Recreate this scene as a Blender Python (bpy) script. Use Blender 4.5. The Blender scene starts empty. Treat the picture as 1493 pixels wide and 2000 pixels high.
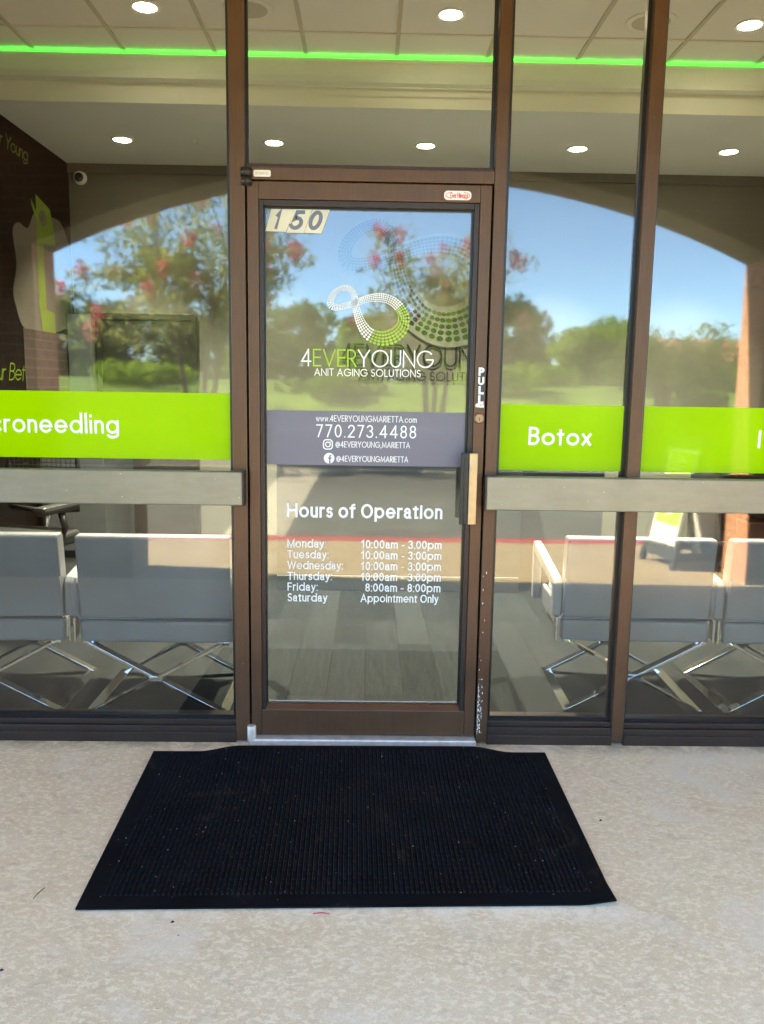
import bpy, math, random
from mathutils import Vector, Matrix

# ------------------------------------------------------------------ camera, sky, sun, exposure
C = bpy.context.scene
COL = C.collection
R = math.radians
PI = math.pi

cd = bpy.data.cameras.new('camera')
cd.sensor_fit = 'VERTICAL'
cd.sensor_height = 24.0
cd.lens = 24.0 * 1614.06 / 2000.0
cd.clip_start = 0.05
cd.clip_end = 2000
cam = bpy.data.objects.new('camera', cd)
COL.objects.link(cam)
cam.matrix_world = Matrix(((0.99978656, -0.01296672, -0.01608413, 0.00684),
                           (-0.01392969, 0.15187065, -0.98830222, -3.16520),
                           (0.01525775, 0.98831532, 0.15165761, 1.40663),
                           (0, 0, 0, 1)))
C.camera = cam

SUN_EL, SUN_AZ = R(43), R(262)          # azimuth: clockwise from +Y
world = bpy.data.worlds.new('World')
C.world = world
world.use_nodes = True
wn = world.node_tree
sky = wn.nodes.new('ShaderNodeTexSky')
sky.sky_type = 'NISHITA'
sky.sun_disc = False
sky.sun_elevation = SUN_EL
sky.sun_rotation = SUN_AZ
sky.air_density = 0.55
sky.dust_density = 0.0
sky.ozone_density = 6.0
wn.links.new(sky.outputs[0], wn.nodes['Background'].inputs[0])
wn.nodes['Background'].inputs[1].default_value = 0.15

sl = bpy.data.lights.new('sun', 'SUN')
sl.energy = 5.0
sl.angle = R(0.5)
sl.color = (1.0, 0.93, 0.81)
so = bpy.data.objects.new('sun', sl)
COL.objects.link(so)
sdir = Vector((math.sin(SUN_AZ) * math.cos(SUN_EL), math.cos(SUN_AZ) * math.cos(SUN_EL), math.sin(SUN_EL)))
so.rotation_euler = sdir.to_track_quat('Z', 'Y').to_euler()
so.location = (-8, -12, 15)

C.view_settings.view_transform = 'Standard'
C.view_settings.look = 'None'
C.view_settings.exposure = 3.92
C.view_settings.gamma = 1
C.view_settings.use_white_balance = True
C.view_settings.white_balance_temperature = 8200
C.view_settings.white_balance_tint = -1
C.cycles.use_denoising = True
C.cycles.max_bounces = 10
C.cycles.diffuse_bounces = 5
C.cycles.glossy_bounces = 5
C.cycles.transparent_max_bounces = 24
C.cycles.sample_clamp_indirect = 6
C.cycles.caustics_reflective = False
C.cycles.caustics_refractive = False

DOWNLIGHT_W = 13.5
LED_E = .9

# ------------------------------------------------------------------ node helpers and materials
MATS = {}


def mat(name):
    m = bpy.data.materials.new(name)
    m.use_nodes = True
    MATS[name] = m
    return m, m.node_tree, m.node_tree.nodes['Principled BSDF']


def N(t, kind, **kw):
    n = t.nodes.new(kind)
    for k, v in kw.items():
        if k == 'op':
            n.operation = v
        elif hasattr(n, k) and k not in ('inputs',):
            setattr(n, k, v)
        else:
            n.inputs[k].default_value = v
    return n


def coords(t, kind='Object', scale=(1, 1, 1), rot=(0, 0, 0)):
    tc = t.nodes.new('ShaderNodeTexCoord')
    mp = t.nodes.new('ShaderNodeMapping')
    mp.inputs['Scale'].default_value = scale
    mp.inputs['Rotation'].default_value = rot
    t.links.new(tc.outputs[kind], mp.inputs['Vector'])
    return mp.outputs[0]


def noise(t, vec, scale, detail=4, rough=0.55, dist=0.0):
    n = N(t, 'ShaderNodeTexNoise')
    n.inputs['Scale'].default_value = scale
    n.inputs['Detail'].default_value = detail
    n.inputs['Roughness'].default_value = rough
    n.inputs['Distortion'].default_value = dist
    if vec:
        t.links.new(vec, n.inputs['Vector'])
    return n.outputs['Fac']


def ramp(t, fac, stops):
    n = t.nodes.new('ShaderNodeValToRGB')
    e = n.color_ramp.elements
    e[0].position, e[0].color = stops[0][0], (*stops[0][1], 1)
    e[1].position, e[1].color = stops[-1][0], (*stops[-1][1], 1)
    for p, c in stops[1:-1]:
        x = e.new(p)
        x.color = (*c, 1)
    t.links.new(fac, n.inputs[0])
    return n.outputs[0]


def mixc(t, fac, a, b, blend='MIX'):
    n = t.nodes.new('ShaderNodeMix')
    n.data_type = 'RGBA'
    n.blend_type = blend
    for sock, v in ((n.inputs[0], fac), (n.inputs[6], a), (n.inputs[7], b)):
        if hasattr(v, 'is_output') or isinstance(v, bpy.types.NodeSocket):
            t.links.new(v, sock)
        elif isinstance(v, (int, float)):
            sock.default_value = v
        else:
            sock.default_value = (*v, 1)
    return n.outputs[2]


def bump(t, p, h, strength=0.3, dist=0.01):
    b = t.nodes.new('ShaderNodeBump')
    b.inputs['Strength'].default_value = strength
    b.inputs['Distance'].default_value = dist
    t.links.new(h, b.inputs['Height'])
    t.links.new(b.outputs[0], p.inputs['Normal'])


def plain(name, col, rough=0.5, metal=0.0, var=0.12, vscale=9, coat=0.0, spec=0.5, bmp=0.0, bscale=300):
    m, t, p = mat(name)
    v = coords(t)
    f = noise(t, v, vscale, 5)
    lo = tuple(c * (1 - var) for c in col)
    hi = tuple(min(1, c * (1 + var)) for c in col)
    t.links.new(ramp(t, f, [(0.3, lo), (0.7, hi)]), p.inputs['Base Color'])
    p.inputs['Roughness'].default_value = rough
    p.inputs['Metallic'].default_value = metal
    p.inputs['Specular IOR Level'].default_value = spec
    p.inputs['Coat Weight'].default_value = coat
    p.inputs['Coat Roughness'].default_value = 0.05
    if bmp:
        bump(t, p, noise(t, v, bscale, 3), bmp, 0.002)
    return m


# storefront metals
def bronze_mat(name, col):
    m, t, p = mat(name)
    v = coords(t)
    vs = coords(t, scale=(40, 40, 1.2))
    f = noise(t, v, 5, 6)
    g = noise(t, vs, 6, 4)
    base = ramp(t, f, [(0.3, tuple(c * .86 for c in col)), (0.7, tuple(c * 1.12 for c in col))])
    base = mixc(t, 0.25, base, ramp(t, g, [(0.35, tuple(c * .7 for c in col)), (0.65, tuple(c * 1.25 for c in col))]))
    # pale scratches and dust, denser near the ground
    sp = noise(t, v, 90, 3, 0.6)
    spr = ramp(t, sp, [(0.765, (0, 0, 0)), (0.80, (.8, .8, .8))])
    t.links.new(mixc(t, spr, base, (0.4, 0.37, 0.33)), p.inputs['Base Color'])
    p.inputs['Metallic'].default_value = 0.5
    p.inputs['Specular IOR Level'].default_value = .3
    t.links.new(ramp(t, f, [(0.3, (.34, .34, .34)), (0.7, (.48, .48, .48))]), p.inputs['Roughness'])
    return m


BRONZE = bronze_mat('bronze_aluminium', (0.108, 0.059, 0.037))
BRONZE_D = bronze_mat('dark_bronze_sill', (0.050, 0.036, 0.032))
m, t, p = mat('champagne_rail')
v = coords(t, scale=(3, 14, 14))
f = noise(t, v, 3, 7, .7)
f2 = noise(t, coords(t), 6, 6, .6)
b = ramp(t, f, [(.3, (.235, .21, .162)), (.7, (.275, .247, .193))])
b = mixc(t, ramp(t, f2, [(.45, (0, 0, 0)), (.7, (.5, .5, .5))]), b, (.20, .18, .14))
sp = ramp(t, noise(t, coords(t), 70, 2), [(.74, (0, 0, 0)), (.77, (1, 1, 1))])
t.links.new(mixc(t, sp, b, (.7, .68, .62)), p.inputs['Base Color'])
p.inputs['Metallic'].default_value = .55
p.inputs['Roughness'].default_value = .42
RAIL = m
BRASS = plain('worn_brass', (0.46, 0.33, 0.20), .36, .75, .16, 14)
ALU = plain('mill_aluminium', (0.60, 0.57, 0.54), .5, .5, .15, 25)
CHROME = plain('chrome', (0.82, 0.82, 0.82), .07, 1.0, .03)
RUBBER = plain('black_gasket', (0.008, 0.008, 0.01), .35, 0, .2)
HINGE = plain('dark_hinge', (0.03, 0.028, 0.027), .4, .5, .2)


def glass_mat(name, refl, tint, rough):
    m = bpy.data.materials.new(name)
    m.use_nodes = True
    t = m.node_tree
    t.nodes.remove(t.nodes['Principled BSDF'])
    out = t.nodes['Material Output']
    tr = N(t, 'ShaderNodeBsdfTransparent')
    tr.inputs[0].default_value = (*tint, 1)
    gl = N(t, 'ShaderNodeBsdfGlossy')
    gl.inputs['Roughness'].default_value = rough
    gl.inputs['Color'].default_value = (.97, .98, 1, 1)
    fr = N(t, 'ShaderNodeFresnel')
    fr.inputs['IOR'].default_value = 1.5
    mr = N(t, 'ShaderNodeMapRange')
    mr.inputs['From Min'].default_value = .04
    mr.inputs['From Max'].default_value = 1
    mr.inputs['To Min'].default_value = refl
    mr.inputs['To Max'].default_value = 1
    t.links.new(fr.outputs[0], mr.inputs[0])
    mx = N(t, 'ShaderNodeMixShader')
    t.links.new(mr.outputs[0], mx.inputs[0])
    t.links.new(tr.outputs[0], mx.inputs[1])
    t.links.new(gl.outputs[0], mx.inputs[2])
    t.links.new(mx.outputs[0], out.inputs[0])
    return m


GLASS = glass_mat('tinted_glass', .053, (.89, .90, .87), .031)

# vinyl and print
LIME = plain('lime_vinyl', (0.275, 0.50, 0.0008), .32, 0, .05, 3, spec=.15, coat=.3)
WHITE_V = plain('white_vinyl', (0.74, 0.73, 0.71), .45, 0, .02)
LIME_V = plain('lime_letter_vinyl', (0.30, 0.48, 0.01), .45, 0, .05)
CREAM_V = plain('cream_plate', (0.62, 0.57, 0.45), .4, 0, .05, 20)
SLATE_V = plain('slate_blue_print', (0.13, 0.15, 0.21), .45, 0, .08)
RED_V = plain('red_print', (0.55, 0.05, 0.10), .45, 0, .1)
GREY_V = plain('grey_print', (0.35, 0.35, 0.36), .5, 0, .1)
BLACK_V = plain('black_backing', (0.035, 0.028, 0.026), .5, 0, .1)
m, t, p = mat('purple_film')
out = t.nodes['Material Output']
p.inputs['Base Color'].default_value = (.148, .134, .175, 1)
p.inputs['Roughness'].default_value = .35
tr = N(t, 'ShaderNodeBsdfTransparent')
mx = N(t, 'ShaderNodeMixShader')
mx.inputs[0].default_value = .97
t.links.new(tr.outputs[0], mx.inputs[1])
t.links.new(p.outputs[0], mx.inputs[2])
t.links.new(mx.outputs[0], out.inputs[0])
PURPLE = m

# concrete walkway
m, t, p = mat('walkway_concrete')
v = coords(t)
vd = coords(t, scale=(1, 1.5, 1), rot=(0, 0, .5))
big = noise(t, v, 1.3, 5, .6)
med = noise(t, vd, 11, 5, .65, .3)
fle = noise(t, vd, 54, 4, .62, .3)
fin = noise(t, v, 260, 3, .65)
b = ramp(t, big, [(.30, (.64, .505, .315)), (.52, (.71, .60, .40)), (.72, (.73, .66, .48))])
b = mixc(t, ramp(t, med, [(.38, (0, 0, 0)), (.70, (.48, .48, .48))]), b, (.80, .71, .50))
b = mixc(t, ramp(t, fle, [(.485, (0, 0, 0)), (.61, (.74, .74, .74))]), b, (.95, .88, .68))
b = mixc(t, ramp(t, noise(t, vd, 19, 4, .6, .5), [(.56, (0, 0, 0)), (.70, (.42, .42, .42))]), b, (.40, .32, .22))
b = mixc(t, ramp(t, noise(t, v, 2.2, 6, .68, .4), [(.54, (0, 0, 0)), (.64, (.7, .7, .7))]), b, (.78, .74, .63))
b = mixc(t, .34, b, ramp(t, fin, [(.3, (.38, .31, .21)), (.7, (.88, .80, .62))]))
pit = ramp(t, noise(t, v, 75, 2, .5), [(.21, (1, 1, 1)), (.25, (0, 0, 0))])
b = mixc(t, pit, b, (.25, .20, .14))
sx = N(t, 'ShaderNodeSeparateXYZ')
t.links.new(v, sx.inputs[0])
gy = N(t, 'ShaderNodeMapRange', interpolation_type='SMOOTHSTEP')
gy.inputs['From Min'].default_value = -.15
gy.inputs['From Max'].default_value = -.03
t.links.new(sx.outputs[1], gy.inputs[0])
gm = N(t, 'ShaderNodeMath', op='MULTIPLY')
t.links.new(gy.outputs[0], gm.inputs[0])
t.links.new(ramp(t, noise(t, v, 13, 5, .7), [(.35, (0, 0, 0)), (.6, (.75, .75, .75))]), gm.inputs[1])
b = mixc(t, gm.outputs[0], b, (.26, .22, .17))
# pale salt bloom round the edge of the mat
def mth(op, a, bb=None):
    n_ = N(t, 'ShaderNodeMath', op=op)
    for k_, q_ in ((0, a), (1, bb)):
        if isinstance(q_, (int, float)):
            n_.inputs[k_].default_value = q_
        elif q_ is not None:
            t.links.new(q_, n_.inputs[k_])
    return n_.outputs[0]


ddx = mth('MAXIMUM', mth('SUBTRACT', mth('ABSOLUTE', mth('SUBTRACT', sx.outputs[0], -.03)), .72), 0.0)
ddy = mth('MAXIMUM', mth('SUBTRACT', mth('ABSOLUTE', mth('SUBTRACT', sx.outputs[1], -.61)), .49), 0.0)
dd = mth('SQRT', mth('ADD', mth('MULTIPLY', ddx, ddx), mth('MULTIPLY', ddy, ddy)))
ed = N(t, 'ShaderNodeMapRange', interpolation_type='SMOOTHSTEP')
ed.inputs['From Min'].default_value = .085
ed.inputs['From Max'].default_value = .0
t.links.new(dd, ed.inputs[0])
bl = mth('MULTIPLY', ed.outputs[0], ramp(t, noise(t, v, 8, 6, .75, .4), [(.42, (0, 0, 0)), (.60, (.85, .85, .85))]))
b = mixc(t, mth('MULTIPLY', bl, .7), b, (.92, .86, .72))
t.links.new(b, p.inputs['Base Color'])
p.inputs['Roughness'].default_value = .85
p.inputs['Specular IOR Level'].default_value = .2
bump(t, p, mixc(t, .5, fin, med), .3, .005)
CONC = m
PALE_CONC = plain('pale_concrete', (.37, .335, .28), .85, 0, .18, 6, bmp=.2, bscale=80)
ASPHALT = plain('asphalt', (.085, .083, .08), .9, 0, .25, 3, bmp=.4, bscale=120)
RED_PAINT = plain('red_kerb_paint', (.45, .045, .05), .6, 0, .25, 12)
KERB_C = plain('kerb_concrete', (.46, .42, .36), .85, 0, .15, 8)


def brick_mat(name, c1, c2, mortar, sc=1.0):
    m, t, p = mat(name)
    v = coords(t, 'UV')
    n = N(t, 'ShaderNodeTexBrick')
    n.inputs['Scale'].default_value = sc
    n.inputs['Brick Width'].default_value = .205
    n.inputs['Row Height'].default_value = .075
    n.inputs['Mortar Size'].default_value = .006
    n.inputs['Color1'].default_value = (*c1, 1)
    n.inputs['Color2'].default_value = (*c2, 1)
    n.inputs['Mortar'].default_value = (*mortar, 1)
    n.inputs['Bias'].default_value = .1
    t.links.new(v, n.inputs['Vector'])
    f = noise(t, coords(t), 30, 4)
    b = mixc(t, .35, n.outputs[0], ramp(t, f, [(.3, tuple(c * .6 for c in c1)), (.7, tuple(min(1, c * 1.3) for c in c2))]))
    t.links.new(mixc(t, n.outputs['Fac'], b, mortar), p.inputs['Base Color'])
    p.inputs['Roughness'].default_value = .85
    bump(t, p, n.outputs['Fac'], -.4, .006)
    return m


BRICK = brick_mat('orange_brick', (.44, .185, .105), (.54, .26, .155), (.46, .33, .24))
BRICK_D = brick_mat('shaded_brick', (.15, .085, .06), (.18, .105, .075), (.22, .16, .12))  # darker brick copy: shade of the arcade's inner side put into the colour

# interior
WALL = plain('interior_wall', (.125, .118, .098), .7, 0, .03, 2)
SOFFIT = plain('soffit_paint', (.88, .87, .81), .75, 0, .03, 2)
TAN_S = plain('tan_stucco', (.16, .14, .105), .9, 0, .12, 5)
ARC_W = plain('white_stucco', (.78, .68, .50), .85, 0, .05, 3)
FASCIA = plain('fascia_paint', (.84, .82, .69), .6, 0, .03, 2)
TILE = plain('ceiling_tile', (.70, .71, .66), .85, 0, .03, 3, bmp=.08, bscale=160)
TBAR = plain('ceiling_grid', (.62, .60, .50), .5, 0, .03)
MURAL = plain('mural_black', (.004, .003, .0027), .95, 0, .3, 2, spec=.05)
MURAL_G = plain('mural_green', (.10, .15, .006), .55, 0, .1, 5)
MURAL_GD = plain('mural_dark_green', (.11, .17, .015), .55, 0, .1, 5)
MURAL_W = plain('mural_cream', (.085, .072, .058), .6, 0, .08, 4)
MURAL_K = plain('mural_ink', (.02, .03, .03), .5, 0, .1)
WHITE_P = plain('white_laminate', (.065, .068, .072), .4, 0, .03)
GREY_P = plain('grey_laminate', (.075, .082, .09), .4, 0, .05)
DARK_D = plain('dark_brown', (.02, .017, .015), .5, 0, .25, 3)
BLACK_P = plain('black_plastic', (.015, .015, .016), .45, 0, .2)
LEATHER = plain('grey_leather', (.335, .33, .355), .42, 0, .10, 3, bmp=.12, bscale=240)
PIPING = plain('leather_piping', (.38, .39, .41), .35, 0, .05)
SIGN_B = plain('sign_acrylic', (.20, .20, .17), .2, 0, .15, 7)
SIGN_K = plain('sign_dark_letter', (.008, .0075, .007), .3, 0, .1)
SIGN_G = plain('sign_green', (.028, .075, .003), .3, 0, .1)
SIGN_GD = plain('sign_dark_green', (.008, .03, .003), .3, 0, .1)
WHITE_T = plain('white_trim', (.8, .8, .78), .4, 0, .02)
SPEAKER = plain('speaker_grille', (.40, .385, .33), .7, 0, .1, 200)

m, t, p = mat('grey_plank_floor')
v = coords(t, 'Object', rot=(0, 0, PI / 2))
n = N(t, 'ShaderNodeTexBrick')
n.offset = .37
n.inputs['Scale'].default_value = 1
n.inputs['Brick Width'].default_value = 1.22
n.inputs['Row Height'].default_value = .178
n.inputs['Mortar Size'].default_value = .0028
n.inputs['Mortar Smooth'].default_value = .3
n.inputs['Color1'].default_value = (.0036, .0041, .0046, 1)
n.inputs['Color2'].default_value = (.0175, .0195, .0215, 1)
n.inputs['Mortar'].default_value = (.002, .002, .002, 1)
t.links.new(v, n.inputs['Vector'])
vg = coords(t, scale=(16, 1.3, 1))
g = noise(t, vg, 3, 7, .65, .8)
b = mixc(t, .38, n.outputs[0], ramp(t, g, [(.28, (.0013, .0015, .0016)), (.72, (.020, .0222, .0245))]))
cr = noise(t, coords(t, scale=(20, 1.6, 1)), 1.6, 3, .5, 1.6)
b = mixc(t, ramp(t, cr, [(.20, (.8, .8, .8)), (.235, (0, 0, 0))]), b, (.006, .006, .005))
t.links.new(b, p.inputs['Base Color'])
p.inputs['Roughness'].default_value = .6
p.inputs['Specular IOR Level'].default_value = .08
bump(t, p, g, .08, .002)
PLANK = m


def emit(name, col, s):
    m = bpy.data.materials.new(name)
    m.use_nodes = True
    t = m.node_tree
    p = t.nodes['Principled BSDF']
    p.inputs['Base Color'].default_value = (*[min(.8, c) for c in col], 1)
    p.inputs['Emission Color'].default_value = (*col, 1)
    p.inputs['Emission Strength'].default_value = s
    return m


LAMP = emit('lamp_lens', (1, .95, .84), 9)
LED = emit('green_led', (.035, 1, .10), LED_E)


def rubber_mat(nm, k, sp):
    m, t, p = mat(nm)
    v = coords(t)
    f = noise(t, v, 6, 6, .65)
    b = ramp(t, f, [(.35, (.0015 * k, .0018 * k, .0035 * k)), (.7, (.0045 * k, .005 * k, .0085 * k))])
    st = noise(t, coords(t, scale=(1.3, 1, 1)), 5, 5, .7, 1.2)
    b = mixc(t, ramp(t, st, [(.60, (0, 0, 0)), (.74, (.5, .5, .5))]), b, (.05, .042, .031))
    t.links.new(b, p.inputs['Base Color'])
    p.inputs['Roughness'].default_value = .65
    p.inputs['Specular IOR Level'].default_value = sp
    return m


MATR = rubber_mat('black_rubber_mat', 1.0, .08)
RIB = rubber_mat('rubber_rib', 1.35, .13)  # lighter copy of the rubber, rib highlights put into the colour


def leaf_mat(name, lo, hi, trans=.5):
    m, t, p = mat(name)
    g = N(t, 'ShaderNodeNewGeometry')
    c = ramp(t, g.outputs['Random Per Island'], [(0, lo), (1, hi)])
    f = noise(t, coords(t), .9, 3)
    c = mixc(t, .4, c, ramp(t, f, [(.35, tuple(x * .5 for x in lo)), (.65, tuple(min(1, x * 1.25) for x in hi))]))
    t.links.new(c, p.inputs['Base Color'])
    p.inputs['Roughness'].default_value = .6
    p.inputs['Specular IOR Level'].default_value = .25
    tl = N(t, 'ShaderNodeBsdfTranslucent')
    t.links.new(c, tl.inputs[0])
    mx = N(t, 'ShaderNodeMixShader')
    mx.inputs[0].default_value = trans
    t.links.new(p.outputs[0], mx.inputs[1])
    t.links.new(tl.outputs[0], mx.inputs[2])
    t.links.new(mx.outputs[0], t.nodes['Material Output'].inputs[0])
    return m


LEAF_O = leaf_mat('olive_leaf', (.22, .25, .070), (.40, .42, .16))
LEAF_D = leaf_mat('dark_leaf', (.036, .068, .014), (.085, .135, .026))
LEAF_M = leaf_mat('mid_leaf', (.095, .155, .020), (.180, .255, .040))
LEAF_L = leaf_mat('light_leaf', (.175, .285, .022), (.280, .400, .050))
PINK = leaf_mat('pink_blossom', (.62, .07, .14), (.80, .22, .30), .3)
BARK = plain('bark', (.16, .12, .09), .9, 0, .3, 20)
GRASS = plain('lawn_grass', (.10, .175, .013), .9, 0, .35, 1.2, bmp=.6, bscale=30)
SIDEWALK = plain('tan_sidewalk', (.35, .265, .175), .85, 0, .12, 4, bmp=.2, bscale=90)
SHINGLE = plain('orange_roof', (.50, .20, .12), .85, 0, .15, 2)
WINDOW_K = plain('dark_window', (.03, .035, .04), .2, 0, .1)


# ------------------------------------------------------------------ object helpers
def link(o, parent=None):
    COL.objects.link(o)
    if parent is not None:
        o.parent = parent
    return o


def tag(o, label=None, cat=None, group=None, kind=None):
    if label:
        o['label'] = label
    if cat:
        o['category'] = cat
    if group:
        o['group'] = group
    if kind:
        o['kind'] = kind
    return o


def thing(name, label, cat, loc=(0, 0, 0), rz=0, group=None):
    o = bpy.data.objects.new(name, None)
    o.empty_display_size = .1
    o.location = loc
    o.rotation_euler = (0, 0, rz)
    link(o)
    return tag(o, label, cat, group)


class MB:
    def __init__(self):
        self.v, self.f, self.s = [], [], []

    def add(self, vs, fs, smooth=False):
        n = len(self.v)
        self.v += [tuple(x) for x in vs]
        self.f += [tuple(i + n for i in q) for q in fs]
        self.s += [smooth] * len(fs)
        return self

    def box(self, x0, x1, y0, y1, z0, z1):
        vs = [(x, y, z) for z in (z0, z1) for y in (y0, y1) for x in (x0, x1)]
        return self.add(vs, [(0, 2, 3, 1), (4, 5, 7, 6), (0, 1, 5, 4), (2, 6, 7, 3), (0, 4, 6, 2), (1, 3, 7, 5)])

    def prism(self, pts, axis, a0, a1):
        """pts: 2-D outline; extruded along axis between a0 and a1."""
        def P(u, w, a):
            return {'x': (a, u, w), 'y': (u, a, w), 'z': (u, w, a)}[axis]
        n = len(pts)
        vs = [P(u, w, a0) for u, w in pts] + [P(u, w, a1) for u, w in pts]
        fs = [tuple(range(n - 1, -1, -1)), tuple(range(n, 2 * n))]
        fs += [(i, (i + 1) % n, n + (i + 1) % n, n + i) for i in range(n)]
        return self.add(vs, fs)

    def bar(self, a, b, w, h, up=(0, 0, 1)):
        a, b = Vector(a), Vector(b)
        d = (b - a).normalized()
        u = Vector(up)
        s = d.cross(u).normalized()
        u = s.cross(d).normalized()
        vs = []
        for q in (a, b):
            for i, j in ((-1, -1), (1, -1), (1, 1), (-1, 1)):
                vs.append(q + s * (i * w / 2) + u * (j * h / 2))
        return self.add(vs, [(3, 2, 1, 0), (4, 5, 6, 7), (0, 1, 5, 4), (1, 2, 6, 5), (2, 3, 7, 6), (3, 0, 4, 7)])

    def tube(self, pts, radii, n=8, cap=True):
        pts = [Vector(q) for q in pts]
        if not hasattr(radii, '__len__'):
            radii = [radii] * len(pts)
        vs, fs = [], []
        for i, q in enumerate(pts):
            d = (pts[min(i + 1, len(pts) - 1)] - pts[max(i - 1, 0)]).normalized()
            u = Vector((0, 0, 1)) if abs(d.z) < .9 else Vector((1, 0, 0))
            s = d.cross(u).normalized()
            u = s.cross(d)
            for k in range(n):
                a = 2 * PI * k / n
                vs.append(q + s * math.cos(a) * radii[i] + u * math.sin(a) * radii[i])
        for i in range(len(pts) - 1):
            for k in range(n):
                fs.append((i * n + k, i * n + (k + 1) % n, (i + 1) * n + (k + 1) % n, (i + 1) * n + k))
        if cap:
            fs.append(tuple(range(n - 1, -1, -1)))
            fs.append(tuple((len(pts) - 1) * n + k for k in range(n)))
        return self.add(vs, fs, True)

    def lathe(self, prof, n=32, o=(0, 0, 0), axis='z'):
        """prof: list of (radius, height)."""
        vs, fs = [], []
        for r, h in prof:
            for k in range(n):
                a = 2 * PI * k / n
                x, y = r * math.cos(a), r * math.sin(a)
                q = (x, y, h) if axis == 'z' else (x, h, y)
                vs.append((q[0] + o[0], q[1] + o[1], q[2] + o[2]))
        for i in range(len(prof) - 1):
            for k in range(n):
                f = (i * n + k, i * n + (k + 1) % n, (i + 1) * n + (k + 1) % n, (i + 1) * n + k)
                fs.append(f if axis == 'z' else f[::-1])
        fs.append(tuple(range(n)))
        fs.append(tuple((len(prof) - 1) * n + k for k in range(n)))
        return self.add(vs, fs, False)

    def build(self, name, m, parent=None, bevel=0.0, uv=False, seg=2):
        me = bpy.data.meshes.new(name)
        me.from_pydata(self.v, [], self.f)
        me.update()
        me.polygons.foreach_set('use_smooth', self.s)
        if uv:
            lay = me.uv_layers.new(name='UVMap')
            for poly in me.polygons:
                nx, ny, nz = (abs(c) for c in poly.normal)
                for li in poly.loop_indices:
                    x, y, z = me.vertices[me.loops[li].vertex_index].co
                    lay.data[li].uv = (y, z) if nx > max(ny, nz) else ((x, z) if ny >= nz else (x, y))
        me.materials.append(m)
        o = bpy.data.objects.new(name, me)
        link(o, parent)
        if bevel:
            bv = o.modifiers.new('bevel', 'BEVEL')
            bv.width = bevel
            bv.segments = seg
            bv.limit_method = 'ANGLE'
        return o


def copy_tree(o, parent=None):
    c = o.copy()
    COL.objects.link(c)
    c.parent = parent
    for ch in o.children:
        copy_tree(ch, c)
    return c


# ------------------------------------------------------------------ stroke lettering
def arc(cx, cy, rx, ry, a0, a1, n=14):
    return [(cx + rx * math.cos(R(a0 + (a1 - a0) * i / n)), cy + ry * math.sin(R(a0 + (a1 - a0) * i / n))) for i in range(n + 1)]


XH = .64


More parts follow.
